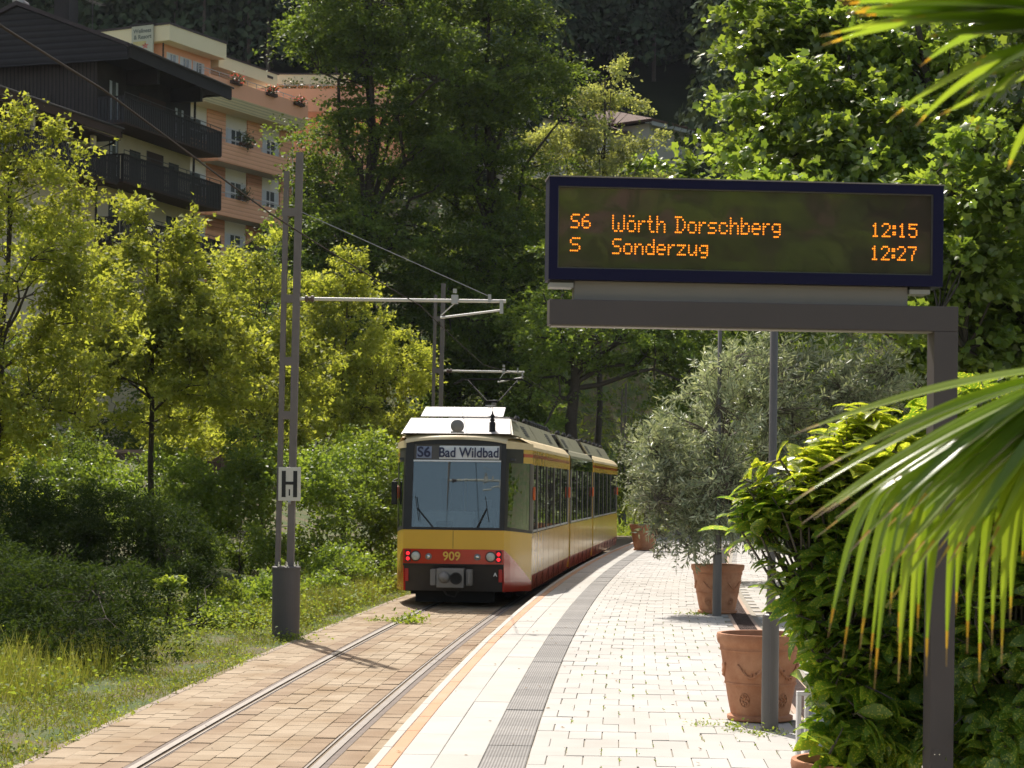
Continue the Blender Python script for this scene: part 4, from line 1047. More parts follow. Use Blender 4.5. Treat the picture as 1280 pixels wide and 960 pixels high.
# white stand half hidden behind the laurel
q = atz(1000, 962, PZ)
ws = empty('white_stand', (q.x, q.y, PZ), .15, label='white framed stand half hidden behind the spotted laurel', cat='stand')
M['wframe'] = simple('white_painted_frame', (.72, .70, .68), .5); M['wpanel'] = simple('pale_blue_panel', (.36, .42, .52), .4)
mb = MB()
mb.box(-.03, .0, -.02, .02, 0, .52); mb.box(.03, .055, -.02, .02, 0, .52); mb.box(.62, .65, -.02, .02, 0, .52); mb.box(-.03, .65, -.02, .02, .52, .55); mb.build('frame', 'wframe', ws, bevel=.003)
mb = MB(); mb.box(.056, .619, -.006, .006, .12, .50); mb.build('panel', 'wpanel', ws)

# ================================================================== OLIVES AND LAURELS
def lance_plant(name, label, cat, base, lobes, stem_h, nshoot, per, size, T, mat, root_r=.05, up=.3, kind='stuff', group=None, sh_len=.35, bark='bark_pale'):
    base = Vector(base); root = empty(name, base, label=label, cat=cat, group=group)
    C = clumps(lobes, nshoot, .3); mb = MB(); S = base+Vector((0, 0, stem_h))
    mb.tube([(0, 0, -.05), (random.gauss(0, .03), random.gauss(0, .03), stem_h*.5), (0, 0, stem_h)], [root_r, root_r*.85, root_r*.7], 8)
    P = [(Vector((0, 0, stem_h)), root_r*.6)]
    for j in RNG.choice(len(C), min(14, len(C)), replace=False):
        s = tube_np(mb, P[0][0], Vector(C[j])-base, root_r*.5, root_r*.12, sag=.05, n=5, seg=4, wob=.05)
        P += [(p, root_r*.4*(1-i/5)) for i, p in enumerate(s)]
    A = np.array([tuple(p) for p, _ in P])
    pos, dr, nrm = [], [], []
    cen = np.mean(np.array(lobes)[:, :3], 0)
    for c in C:
        e = c-np.array(base); j = int(np.linalg.norm(A-e, axis=1).argmin())
        d = unit((e-A[j]) + 0.35*(c-cen)+np.array([0, 0, .15])+RNG.normal(size=3)*.25)
        a = e-d*sh_len*.5; b_ = e+d*sh_len*.5+np.array([0, 0, -.12*sh_len])
        tube_np(mb, A[j], a, .008, .005, n=4, seg=2, wob=.03); tube_np(mb, a, b_, .005, .0015, n=4, seg=3, wob=.04)
        ts = np.linspace(0, 1, per); ang = RNG.random(per)*2*PI
        side = np.cross(d, [0, 0, 1.]); side = side/max(1e-6, np.linalg.norm(side)); u2 = np.cross(side, d)
        pos.append(a+(b_-a)*ts[:, None]); rd = side*np.cos(ang)[:, None]+u2*np.sin(ang)[:, None]
        dr.append(rd+d*.9); nrm.append(np.cross(rd, d)+RNG.normal(size=(per, 3))*.5+np.array([0, 0, up]))
    mb.build('stems', bark, root, smooth=True, fixn=False)
    pos = np.concatenate(pos); dr = np.concatenate(dr); nrm = np.concatenate(nrm)
    scatter('foliage', T, pos, frames(nrm, dr), size*(.7+.6*RNG.random(len(pos))), mat, root, kind=kind)
    return root
def lob(px, py, d, r, rz=None, ry=None, wgt=1): p = atd(px, py, d); return (p.x, p.y, p.z, r, ry or r, rz or r)
d2 = p2.y
lance_plant('olive_tree', 'large silvery olive tree in the terracotta pot behind the farther grey post', 'olive tree', (p2.x, p2.y, PZ+.70),
    [lob(915, 555, d2, 1.25, 1.2), lob(1010, 500, d2+.2, 1.25, .95), lob(860, 600, d2-.1, .85, .75), lob(940, 470, d2, 1.0, .62), lob(1085, 490, d2+.3, .8, .75), lob(900, 560, d2-.75, .4, .75), lob(905, 470, d2-.65, .4, .5), lob(835, 560, d2, .5, .5), lob(905, 655, d2-.3, .75, .5), lob(835, 620, d2-.4, .5, .6), lob(860, 670, d2-.4, .4, .35), lob(820, 560, d2-.3, .4, .5), lob(890, 620, d2-.7, .6, .6), lob(980, 600, d2-.3, .8, .8)],
    .9, 1350, 26, .115, T_lance(.22), 'olive_leaf', .06, group='olive trees in pots', sh_len=.42)
lance_plant('olive_twig', 'sparse olive branch hanging over the pale paving left of the pot', 'olive branch', (atd(850, 650, d2-.3).x+.15, d2-.3, 1.25),
    [lob(832, 690, d2-.3, .16, .22), lob(815, 615, d2-.3, .20, .28), lob(822, 665, d2-.3, .15, .2)], .1, 34, 14, .085, T_lance(.24), 'olive_leaf', .012, group=None, sh_len=.3)
lance_plant('olive_tree', 'small dark olive in the farthest terracotta pot near the tram end', 'olive tree', (p3.x, p3.y, PZ+.75),
    [lob(805, 600, 62, .9, 1.0), lob(795, 560, 62, .7, .8), lob(812, 640, 62, .7, .5)], .6, 140, 20, .10, T_lance(.26), 'olive_leaf', .06, group='olive trees in pots')
# laurels: rosettes of large leaves; the largest in view are leaves of their own
TL = T_laurel()
laurel_me = npmesh('leaf', TL[0].copy(), TL[1]); laurel_me.materials.append(M['laurel_leaf'])
laurel_ye = npmesh('leaf', TL[0].copy(), TL[1]); laurel_ye.materials.append(M['laurel_yellow'])
for me in (laurel_me, laurel_ye): me.polygons.foreach_set('use_smooth', [True]*len(me.polygons))
def laurel(label, base, lobes, nsh, per, size, single=300, topz=9, stem_h=.3, zmin=None):
    base = Vector(base); root = empty('spotted_laurel', base, label=label, cat='shrub', group='spotted laurels in pots')
    C = clumps(lobes, nsh, .62); cen = np.mean(np.array(lobes)[:, :3], 0); mb = MB(); items = []
    mb.tube([(0, 0, -.05), (0, 0, stem_h)], [.03, .022], 8)
    S = Vector((0, 0, stem_h))
    for c in C:
        e = Vector(c)-base; out = np.array([c[0]-cen[0], c[1]-cen[1], (c[2]-cen[2])*.35+.25]); out = unit(out+RNG.normal(size=3)*.22)
        tip = e; a = e-Vector(out)*.16
        tube_np(mb, S.lerp(a, .25)*1.0, a, .009, .006, n=4, seg=3, wob=.04); tube_np(mb, a, tip, .006, .003, n=4, seg=2, wob=.02)
        side = unit(np.cross(out, [0, 0, 1.])); u2 = np.cross(side, out)
        for k in range(per):
            q = k*2.4+random.uniform(-.3, .3); t = k/per
            rd = side*math.cos(q)+u2*math.sin(q); d = unit(rd*(1.1-.75*t)+out*(.35+.9*t)+np.array([0, 0, -.12*(1-t)+(.35 if c[2] > topz-.1 else 0)]))
            nrm = unit(out*1.0+np.array([0, 0, .9])-d*.2+RNG.normal(size=3)*.25)
            p = np.array(e)+(-out*.16*(1-t)); items.append((p, d, nrm, size*random.uniform(.65, 1.1)*(1-.35*t), c[2]+random.gauss(0, .05)))
    mb.build('stems', 'bark_pale', root, smooth=True, fixn=False)
    items.sort(key=lambda i: (i[0][1]+base.y)-i[3]*1.5)
    big, rest = items[:single], items[single:]
    for p, d, nrm, s, z in big:
        R = frames(nrm[None], d[None])[0]
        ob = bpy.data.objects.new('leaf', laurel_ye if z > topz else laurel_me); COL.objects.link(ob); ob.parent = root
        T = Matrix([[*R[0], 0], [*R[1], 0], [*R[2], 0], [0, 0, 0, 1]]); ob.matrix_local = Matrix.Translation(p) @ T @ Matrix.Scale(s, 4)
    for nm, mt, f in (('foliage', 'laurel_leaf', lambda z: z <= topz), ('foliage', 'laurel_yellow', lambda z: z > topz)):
        it = [i for i in rest if f(i[4])]
        if not it: continue
        scatter(nm, TL, np.array([i[0] for i in it]), frames(np.array([i[2] for i in it]), np.array([i[1] for i in it])), np.array([i[3] for i in it]), mt, root)
    return root
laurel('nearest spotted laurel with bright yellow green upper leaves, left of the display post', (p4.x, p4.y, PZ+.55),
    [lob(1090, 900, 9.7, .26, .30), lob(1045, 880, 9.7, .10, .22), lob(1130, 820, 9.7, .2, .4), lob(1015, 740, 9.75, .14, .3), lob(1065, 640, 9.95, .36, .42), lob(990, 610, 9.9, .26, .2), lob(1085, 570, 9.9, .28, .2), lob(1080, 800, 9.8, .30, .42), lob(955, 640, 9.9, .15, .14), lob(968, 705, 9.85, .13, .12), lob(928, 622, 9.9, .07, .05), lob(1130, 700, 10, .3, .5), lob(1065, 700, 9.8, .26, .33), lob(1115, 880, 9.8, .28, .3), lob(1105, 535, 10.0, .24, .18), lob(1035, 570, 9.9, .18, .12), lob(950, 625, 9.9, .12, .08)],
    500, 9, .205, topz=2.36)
laurel('spotted laurel behind and right of the display post, mostly in shade', (p5.x, p5.y, PZ+.5),
    [lob(1200, 930, 9.4, .22, .16), lob(1260, 950, 9.3, .26, .16), lob(1230, 700, 9.9, .40, .55), lob(1290, 800, 9.5, .40, .5), lob(1240, 880, 9.4, .30, .32), lob(1320, 620, 9.8, .40, .5), lob(1215, 560, 10.2, .34, .4)],
    430, 9, .19, topz=9)

# ================================================================== PALMS
M['palm'] = leaf_mat('palm_leaf', (.13, .215, .03), (.21, .295, .045), trans=.5, rough=.25, spec=.6, pscale=3, patch=.2, glow=1.7)
M['palm_tip'] = leaf_mat('palm_leaf_tip', (.45, .25, .04), (.38, .30, .06), trans=.4, rough=.5, pscale=9)
M['palm_dead'] = leaf_mat('palm_leaf_dry_end', (.14, .09, .06), (.25, .19, .13), trans=.3, rough=.7)
M['palm_trunk'] = simple('palm_fibre', (.10, .07, .045), .95, noise=.5, nscale=14, bump=1.)
def segment_mesh(mb, path, wid, up, fold=.35, tipn=.10):
    n = 30; P = [Vector(p) for p in path]
    def at(t):
        k = t*(len(P)-1); i = min(len(P)-2, int(k)); return P[i].lerp(P[i+1], k-i)
    b0 = len(mb.v)
    for i in range(n+1):
        t = i/n; p = at(t); d = (at(min(1, t+.02))-at(max(0, t-.02))).normalized(); s = d.cross(up).normalized(); nn = s.cross(d)
        w_ = wid*(min(1, .35+t*2.2) if t < .3 else 1)*(1 if t < .55 else max(.06, 1-((t-.55)/.45)**1.7))
        for q, hh_ in ((-.5, fold*.5), (-.38, fold*.30), (-.27, fold*.34), (-.14, fold*.06), (0, 0), (.14, fold*.06), (.27, fold*.34), (.38, fold*.30), (.5, fold*.5)):
            mb.v.append(tuple(p+s*w_*q+nn*w_*hh_))
    for i in range(n):
        mi = 0 if i < n-2 else 1
        if i == n-1: mi = 2
        for q in range(8): a = b0+i*9+q; mb.face((a, a+1, a+10, a+9), mi)
def bez(p0, p1, p2, n=16): 
    return [p0*(1-t)**2+p1*2*t*(1-t)+p2*t*t for t in [i/n for i in range(n+1)]]
PM = ['palm', 'palm_tip', 'palm_dead']
def palm_leaf(tree_, hub, segs, stalk_from, width, dup_=0):
    e = bpy.data.objects.new('leaf', None); COL.objects.link(e); e.parent = tree_; e.location = hub-tree_.location
    mb = MB(); mb.tube([p-hub for p in bez(Vector(stalk_from), (Vector(stalk_from)+hub)/2+Vector((0, 0, .15)), hub, 8)], [.016-.001*i for i in range(9)], 8); mb.build('leaf_stalk', 'palm', e, smooth=True, fixn=False)
    extra = []
    for path, up in segs:
        for _ in range(dup_):
            o_ = Vector((random.gauss(0, .05), random.gauss(0, .05), random.gauss(0, .05))); m_ = len(path)-1; cut = m_+1-random.choice((0, 0, 1, 1, 2))
            extra.append(([p+o_*(i/m_)**1.3 for i, p in enumerate(path)][:cut], up))
    for path, up in segs+extra:
        mb = MB(); segment_mesh(mb, [p-hub for p in path], width*random.uniform(.85, 1.12), up)
        mb.build('leaf_segment', PM, e, smooth=True, fixn=False)
    return e
palm_base = Vector((2.15, 3.9, PZ))
palm = empty('fan_palm', palm_base, label='fan palm whose pointed leaves reach into the picture at the right edge', cat='palm')
mb = MB(); mb.tube([(0, 0, -.05), (0, 0, .8), (0, 0, 1.7), (0, 0, 2.35)], [.12, .11, .10, .08], 14); mb.build('trunk', 'palm_trunk', palm, smooth=True)
crown = palm_base+Vector((0, 0, 2.4))
H1 = atd(1405, 455, 3.55)
segs = []; droopers = []
upn = Vector((-.15, -.45, 1)).normalized()
for i, (tx, ty) in enumerate([(987, 630), (1002, 655), (1020, 672), (1062, 690), (1035, 640), (1095, 700), (1125, 693), (1150, 700), (1165, 698), (1203, 683), (1240, 663), (1225, 700), (1185, 705)]):
    d = 3.25+.22*(i % 3)*.5; tip = atd(tx, ty, d); c = atd(tx+(1405-tx)*.55, 455+(ty-455)*(.18 if tx < 1100 else .22)+12*(i % 3)-10, 3.32)
    segs.append((bez(H1, c, tip), upn))
for i, (tx, ty) in enumerate([(1035, 797), (1053, 827), (1087, 837), (1093, 862), (1137, 843), (1123, 853), (1158, 845), (1183, 833), (1209, 817), (1224, 853), (1240, 807), (1263, 777), (1278, 703), (1122, 803), (1160, 750), (1075, 812), (1147, 790), (1195, 770), (1252, 830), (1290, 800), (1112, 770), (1215, 742)]):
    d = 3.35+.2*((i*7) % 5)/5; tip = atd(tx, ty, d); kx = tx+12+max(0, (1150-tx))*.22
    c1 = atd(1405+(kx-1405)*.6, 455+(625-455)*.42, 3.42); c2 = atd(kx-6, 636, d)
    p = bez(H1, c1, c2, 9)[:-1]; q = bez(p[-1], atd(kx-8, 645, d), tip, 9)
    droopers.append((p+q[1:], Vector((-.5, -.6, .55)).normalized()))
palm_leaf(palm, H1, segs, crown, .029, 2)
palm_leaf(palm, H1+Vector((.01, .03, -.02)), droopers, crown, .023, 0)
H2 = atd(1420, 40, 2.75); segs = []
for i, (tx, ty, cx, cy) in enumerate([(1046, 1, 1215, -22), (1058, 17, 1240, 0), (1072, 20, 1250, 10), (1095, 10, 1240, -12), (1050, 6, 1230, -14), (1062, 12, 1260, 4), (1104, 27, 1270, 22), (1153, 47, 1290, 30), (1145, 158, 1240, 50), (1178, 152, 1262, 34), (1216, 172, 1272, 60), (1260, 212, 1292, 120), (1214, 82, 1290, 62), (1236, 94, 1300, 80), (1085, -8, 1230, -30), (1275, 90, 1330, 60)]):
    tip = atd(tx, ty, 2.55+.06*(i % 3)); segs.append((bez(H2, atd(cx, cy, 2.62), tip), Vector((-.15, .30, .9)).normalized()))
palm_leaf(palm, H2, segs, crown, .030, 1)
def free_leaf(tree_, crown_, az, el, L, r, width, n=22):
    d = Vector((math.cos(az)*math.cos(el), math.sin(az)*math.cos(el), math.sin(el))); hub = crown_+d*L
    s = d.cross(Vector((0, 0, 1))).normalized(); u_ = s.cross(d); segs = []
    for i in range(n):
        a = -2.2+4.4*i/(n-1); v = d*math.cos(a)+s*math.sin(a); rr = r*(.75+.25*math.cos(a*.5))
        tip = hub+v*rr+Vector((0, 0, -.30*rr-.15*rr*random.random()))+u_*.05; segs.append((bez(hub, hub+v*rr*.6+Vector((0, 0, .06)), tip, 10), u_))
    palm_leaf(tree_, hub, segs, crown_, width)
for az, el in ((.5, .5), (-.6, .3), (-1.3, .55), (1.6, .6), (1.0, 1.2)): free_leaf(palm, crown, az, el, .6, .5, .03, 16)
# a second palm behind the viewer: the photograph shows it mirrored in the display glass
pb = Vector((3.3, -2.8, PZ)); palm2 = empty('fan_palm', pb, label='tall fan palm mirrored in the glass of the departure board', cat='palm')
mb = MB(); mb.tube([(0, 0, -.05), (.05, 0, 1.5), (0, 0, 4.6)], [.13, .12, .10], 12); mb.build('trunk', 'palm_trunk', palm2, smooth=True)
c2 = pb+Vector((0, 0, 4.7))
for i in range(20): free_leaf(palm2, c2, i*2.4, 1.0-.085*i, .85, .70, .04, 22)
pb = Vector((5.2, -4.4, PZ)); palm3 = empty('fan_palm', pb, label='second fan palm mirrored near the right end of the departure board glass', cat='palm')
mb = MB(); mb.tube([(0, 0, -.05), (.05, 0, 1.8), (0, 0, 4.9)], [.14, .13, .10], 12); mb.build('trunk', 'palm_trunk', palm3, smooth=True)
for i in range(20): free_leaf(palm3, pb+Vector((0, 0, 5)), i*2.4+.7, 1.0-.085*i, .95, .75, .04, 22)
# ================================================================== BUILDINGS
def banded(name, c1, c2, scale, axis='Z', rough=.8, bump=.6, noise=.3):
    m, t, b = new_mat(name); tc = N(t, 'TexCoord'); wv = N(t, 'TexWave'); wv.bands_direction = axis; wv.inputs['Scale'].default_value = scale; wv.inputs['Distortion'].default_value = .3; wv.inputs['Detail'].default_value = 2
    t.links.new(tc.outputs['Object'], wv.inputs['Vector'])
    cr_ = N(t, 'ValToRGB'); e = cr_.color_ramp.elements; e[0].position = .05; e[0].color = (*c1, 1); e[1].position = .25; e[1].color = (*c2, 1)
    t.links.new(wv.outputs[0], cr_.inputs[0])
    nz = N(t, 'TexNoise'); nz.inputs['Scale'].default_value = 1.5; nz.inputs['Detail'].default_value = 6; t.links.new(tc.outputs['Object'], nz.inputs['Vector'])
    mr = N(t, 'MapRange'); mr.inputs[3].default_value = 1-noise; mr.inputs[4].default_value = 1+noise; t.links.new(nz.outputs[0], mr.inputs[0])
    mx = N(t, 'Mix', data_type='RGBA', blend_type='MULTIPLY'); mx.inputs[0].default_value = 1
    t.links.new(cr_.outputs[0], mx.inputs[6]); t.links.new(mr.outputs[0], mx.inputs[7]); t.links.new(mx.outputs[2], b.inputs['Base Color']); b.inputs['Roughness'].default_value = rough
    bp = N(t, 'Bump'); bp.inputs['Strength'].default_value = bump; bp.inputs['Distance'].default_value = .03; t.links.new(wv.outputs[0], bp.inputs['Height']); t.links.new(bp.outputs[0], b.inputs['Normal'])
    return m
M['shingle'] = banded('dark_shingles', (.006, .005, .006), (.022, .019, .021), 1.1, 'Z')
M['siding'] = banded('dark_wood_siding', (.012, .009, .007), (.045, .034, .028), 1.6, 'Y')
M['darkwood'] = simple('dark_stained_wood', (.020, .015, .013), .7, noise=.4, nscale=3)
M['darkwood2'] = simple('balcony_slat_wood', (.030, .026, .026), .7, noise=.3, nscale=4)
M['railwood'] = simple('weathered_handrail', (.085, .075, .07), .7, noise=.2, nscale=4)
M['cream'] = simple('cream_render', (.72, .62, .46), .9, noise=.10, nscale=1)
M['brownwood'] = simple('brown_soffit', (.06, .032, .022), .8, noise=.3, nscale=2)
M['peach'] = simple('peach_render', (.82, .42, .26), .85, noise=.08, nscale=.8)
M['peach2'] = banded('peach_cladding', (.64, .32, .19), (.82, .44, .27), 1.3, 'Z', bump=.3, noise=.08)
M['hcream'] = simple('hotel_cream_band', (.86, .76, .52), .8, noise=.06, nscale=.8)
M['hcream2'] = banded('hotel_cream_slats', (.42, .38, .26), (.68, .60, .40), 2.2, 'Z', bump=.3, noise=.05)
M['hwhite'] = simple('hotel_white_wall', (.72, .68, .60), .85, noise=.07, nscale=1)
M['soffit'] = simple('soffit_grey', (.40, .37, .33), .9)
M['hroof'] = simple('hotel_roof_edge', (.05, .035, .035), .7)
M['winwhite'] = simple('window_frame_white', (.66, .66, .66), .5)
M['winglass'] = simple('window_glass_dark', (.09, .10, .11), .06, spec=.9, coat=.5)
M['curtain_and_glint'] = simple('white_curtain_and_glint', (.55, .58, .62), .7, noise=.25, nscale=2)
M['railmetal'] = simple('pale_railing', (.50, .48, .46), .5, metal=.3)
M['rtile'] = banded('red_brown_roof_tiles', (.07, .04, .03), (.16, .085, .06), 2.0, 'Y')
M['housewhite'] = simple('house_white_render', (.74, .70, .64), .9, noise=.08, nscale=1)
def house(name, loc, rz, label, cat='building', group=None): return empty(name, loc, rz, label=label, cat=cat, group=group)
def boxp(name, par, mat, x0, x1, y0, y1, z0, z1, bevel=0): return MB().box(x0, x1, y0, y1, z0, z1).build(name, mat, par, bevel=bevel)
def window(par, x0, x1, y, z0, z1, nm='window', panes=2, curt=True, frame='winwhite', fw=.06, trans=None, depth=.10):
    """window in a wall facing -y; y = wall face"""
    mb = MB(); 
    mb.box(x0, x0+fw, y-.02, y+depth, z0, z1); mb.box(x1-fw, x1, y-.02, y+depth, z0, z1); mb.box(x0+fw, x1-fw, y-.02, y+depth, z0, z0+fw); mb.box(x0+fw, x1-fw, y-.02, y+depth, z1-fw, z1)
    for i in range(1, panes):
        xx = x0+(x1-x0)*i/panes; mb.box(xx-fw/2, xx+fw/2, y-.018, y+depth*.9, z0+fw, z1-fw)
    if trans: mb.box(x0+fw, x1-fw, y-.017, y+depth*.85, trans-fw/2, trans+fw/2)
    w_ = mb.build(nm, frame, par)
    p = MB().box(x0+fw, x1-fw, y-.006, y-.001, z0+fw, z1-fw).build('pane', 'winglass', w_)
    if curt:
        mb = MB()
        for a, b_ in (((x0+fw), x0+fw+(x1-x0)*.26), (x1-fw-(x1-x0)*.20, x1-fw)): mb.box(a, b_, y-.014, y-.008, z0+fw, z1-fw)
        build_each(mb, 'curtain_and_glint', 'curtain_and_glint', w_)
    return w_
def slat_balcony(par, x0, x1, y0, y1, z0, z1, left=True, right=True):
    mb = MB(); mb.box(x0, x1, y0+.02, y1, z0-.18, z0); b_ = mb.build('balcony', 'brownwood', par)
    mb = MB(); st = .17
    n = int((x1-x0)/st)
    for i in range(n+1):
        x = x0+i*(x1-x0)/n; mb.box(x-.055, x+.055, y0, y0+.025, z0-.12+.03*(i % 2), z1-.10)
    for s, on in ((x0, left), (x1, right)):
        if on:
            for yy in np.arange(y0+.1, y1, st): mb.box(s-.012, s+.012, yy-.055, yy+.055, z0-.12, z1-.10)
    mb.build('slats', 'darkwood2', b_)['kind'] = 'stuff'
    mb = MB(); mb.box(x0-.03, x1+.03, y0-.04, y0+.07, z1-.10, z1-.03)
    mb.box(x0-.02, x1+.02, y0+.026, y0+.06, z0+.10, z0+.2); mb.box(x0-.02, x1+.02, y0+.026, y0+.06, z1-.35, z1-.25)
    for s, on in ((x0, left), (x1, right)):
        if on: mb.box(s-.04, s+.05, y0+.07, y1, z1-.10, z1-.03)
    mb.build('balcony_rail', 'darkwood', b_)
    mb = MB(); mb.box(x0, x1, y0-.01, y0+.02, z1+.12, z1+.15)
    for x in np.arange(x0, x1+.1, 1.2): mb.box(x-.015, x+.015, y0-.005, y0+.015, z1-.03, z1+.12)
    mb.build('handrail', 'railwood', b_)
    return b_
ch = house('timber_chalet', (-17.42, 90, 0), math.atan2(.9496, .3134), 'dark timber chalet with slatted balconies and low gable roof, in front of the peach hotel')
boxp('wall', ch, 'cream', -.4, 8.6, 1.4, 10.4, 0, 18.3); boxp('timber_wall', ch, 'siding', -.4, 8.6, 1.4, 10.4, 18.302, 21.4)
mb = MB(); mb.prism([(-1.0, -.45, 21.05), (-1.0, -.45, 21.6), (-1.0, 5.2, 23.75), (-1.0, 10.9, 21.6), (-1.0, 10.9, 21.05)], (.12, 0, 0)); mb.build('shingled_gable', 'shingle', ch)
mb = MB()
for s in (0, 1):
    f = (lambda y: y) if not s else (lambda y: 10.4-y)
    mb.prism([(-1.1, f(-.5), 21.62), (-1.1, f(-.5), 21.78), (-1.1, f(5.2), 24.0), (-1.1, f(5.2), 23.80)], (10.3, 0, 0))
rf = mb.build('roof', 'hroof', ch)
mb = MB(); mb.box(-.95, 9.15, -.56, -.44, 21.12, 21.66); mb.build('fascia', 'darkwood', rf)
mb = MB(); mb.tube([(-1.0, -.62, 21.70), (9.2, -.62, 21.70)], .05, 8); mb.build('gutter', 'railwood', rf)
mb = MB(); mb.tube([(8.68, 1.2, 21.2), (8.68, 1.3, 12)], .06, 8); mb.tube([(8.68, -.5, 21.45), (8.68, 1.2, 21.15)], .05, 8); mb.build('downpipe', 'darkwood', ch)
boxp('soffit', ch, 'darkwood', -.9, 9.1, -.43, 1.39, 21.30, 21.36)
mb = MB()
for x in (2.2, 6.5): 
    boxp('bracket', ch, 'darkwood', x, x+.25, -.2, 1.39, 20.6, 21.29)
slat_balcony(ch, -.4, 9.2, 0, 1.4, 18.5, 19.6); slat_balcony(ch, -.4, 9.2, 0, 1.4, 15.85, 17.0); slat_balcony(ch, -.4, 9.2, 0, 1.4, 13.1, 14.2)
for x0_, x1_, z0_, z1_, c in ((.6, 1.5, 18.5, 20.6, True), (6.9, 7.9, 18.5, 20.5, True), (.7, 1.5, 15.85, 17.95, True), (2.6, 3.6, 16.2, 17.7, False), (6.4, 7.4, 15.85, 17.7, False), (.7, 1.6, 13.1, 15.2, False), (6.2, 7.3, 13.3, 15.1, False), (3.2, 4.4, 13.4, 15, False)):
    window(ch, x0_, x1_, 1.4, z0_, z1_, panes=1 if c else 2, curt=c, frame='darkwood' if not c else 'darkwood')  # white curtain panels on the chalet paint bright reflections on its panes
boxp('brown_door', ch, 'brownwood', 3.4, 6.0, 1.37, 1.39, 18.5, 20.5)
boxp('door', ch, 'brownwood', 4.2, 5.8, 1.36, 1.39, 15.85, 17.9)
# parasol folded on the lower balcony
# front wing
boxp('wing_wall', ch, 'cream', -13, -.41, 1.8, 8, 0, 17.5)
mb = MB(); mb.prism([(-13, .10, 17.85), (-13, .10, 18.05), (-13, 8, 20.3), (-13, 8, 20.0)], (12.5, 0, 0)); wr = mb.build('wing_roof', 'hroof', ch)
mb = MB(); mb.box(-13, -.5, .04, .10, 17.65, 18.0); mb.box(-13, -.55, .101, 1.79, 17.52, 17.6); mb.build('wing_soffit', 'brownwood', wr)
mb = MB(); mb.tube([(-13, .0, 18.06), (-.45, .0, 18.06)], .045, 6); mb.build('gutter', 'railwood', wr)
mb = MB(); mb.tube([(-.6, .0, 17.9), (-.6, .5, 17.4), (-.55, 1.3, 17.2), (-.5, 1.35, 10)], .055, 8); mb.build('downpipe', 'darkwood', ch)
slat_balcony(ch, -9, -.6, .2, 1.8, 15.7, 16.8, False, False)
for x in (-7.2, -4.6, -2.2): boxp('wing_post', ch, 'cream', x, x+.22, .5, .7, 15.7, 17.51)
for x in (-8.3, -5.9, -3.4): window(ch, x, x+1.1, 1.8, 15.8, 17.5, frame='darkwood')
mb = MB(); mb.box(1.8, 2.6, 4.2, 5.0, 23.2, 24.8); mb.build('chimney', 'darkwood', rf)
mb = MB(); mb.tube([(1.0, 6.3, 23), (1.0, 6.3, 25.2)], .16, 14); mb.tube([(1.6, 7, 23), (1.6, 7, 24.9), (3.3, 7.4, 24.95)], .13, 12); build_each(mb, 'flue_pipe', 'steel', rf)
def aerial(par, x, y, z, h):
    mb = MB(); mb.tube([(x, y, z), (x, y, z+h)], .025, 6)
    for k, zz in enumerate((h, h-.35, h-.9)):
        mb.tube([(x-.9, y, z+zz), (x+1.0, y+.1, z+zz+.12)], .014, 5)
        for q in np.linspace(-.8, .9, 7): mb.tube([(x+q, y-.22, z+zz+.06), (x+q, y+.22, z+zz+.06)], .008, 4)
    return mb.build('aerial', 'railwood', par)
aerial(rf, 4.6, 4.6, 23.5, 2.6)

# ---- the peach hotel
ho = house('peach_hotel', (-16.93, 115, 0), math.atan2(.894, .447), 'peach coloured hotel with cream bands, stepped balconies and flower boxes on the hillside')
boxp('wall', ho, 'hwhite', -4.2, 9.6, 1.3, 12, 0, 24.2)
for z in (22.0, 18.85, 15.75):
    for a, b_ in ((-2.6, -2.0), (.35, 2.15), (4.45, 6.0), (8.0, 9.3)): boxp('peach_pier', ho, 'peach2', a, b_, 1.20, 1.298, z-1.9, z+2.02)
for zf in (20.75, 17.65, 14.55):
    for x0_, x1_ in ((-1.95, .3), (2.2, 4.4), (6.05, 7.95)):
        window(ho, x0_, x1_, 1.3, zf+.15, zf+2.45, panes=2, trans=zf+1.75, fw=.09)
for z0_, z1_ in ((20.75, 21.9), (17.65, 18.75), (14.55, 15.65)):
    bal = boxp('balcony_front', ho, 'peach2', -.35, 7.4, 0, .12, z0_, z1_)
    boxp('balcony_side', ho, 'peach2', -.35, -.23, .121, 1.19, z0_, z1_); boxp('balcony_floor', ho, 'soffit', -.22, 7.3, .121, 1.19, z0_, z0_+.12)
    boxp('balcony_recess', ho, 'peach2', -2.5, -.36, .75, .85, z0_, z1_-.05)
    mb = MB(); mb.box(-.35, 7.4, .04, .08, z1_+.22, z1_+.26)
    for x in np.arange(-.3, 7.4, .9): mb.box(x, x+.03, .045, .075, z1_, z1_+.22)
    mb.build('railing', 'railmetal', bal)
ter = boxp('terrace_parapet', ho, 'peach', -1.6, 8.8, -.25, -.1, 24.52, 25.45); boxp('terrace_parapet', ho, 'peach', -1.6, -1.45, -.099, 1.3, 24.52, 25.45)
mb = MB(); mb.prism([(-1.7, -.30, 24.515), (-1.7, .05, 23.92), (-1.7, 1.3, 23.92), (-1.7, 1.3, 24.515)], (10.4, 0, 0)); mb.build('cream_band', 'hcream2', ho)
boxp('terrace_floor', ho, 'soffit', -4.2, 9.6, -.09, 12, 24.517, 24.6)
mb = MB(); mb.box(-2.6, 8.8, -.20, -.16, 25.72, 25.76); mb.box(-2.6, 8.8, -.19, -.17, 25.58, 25.60)
for x in np.arange(-1.5, 8.8, .95): mb.box(x, x+.035, -.195, -.165, 25.45, 25.72)
mb.build('railing', 'railmetal', ter)
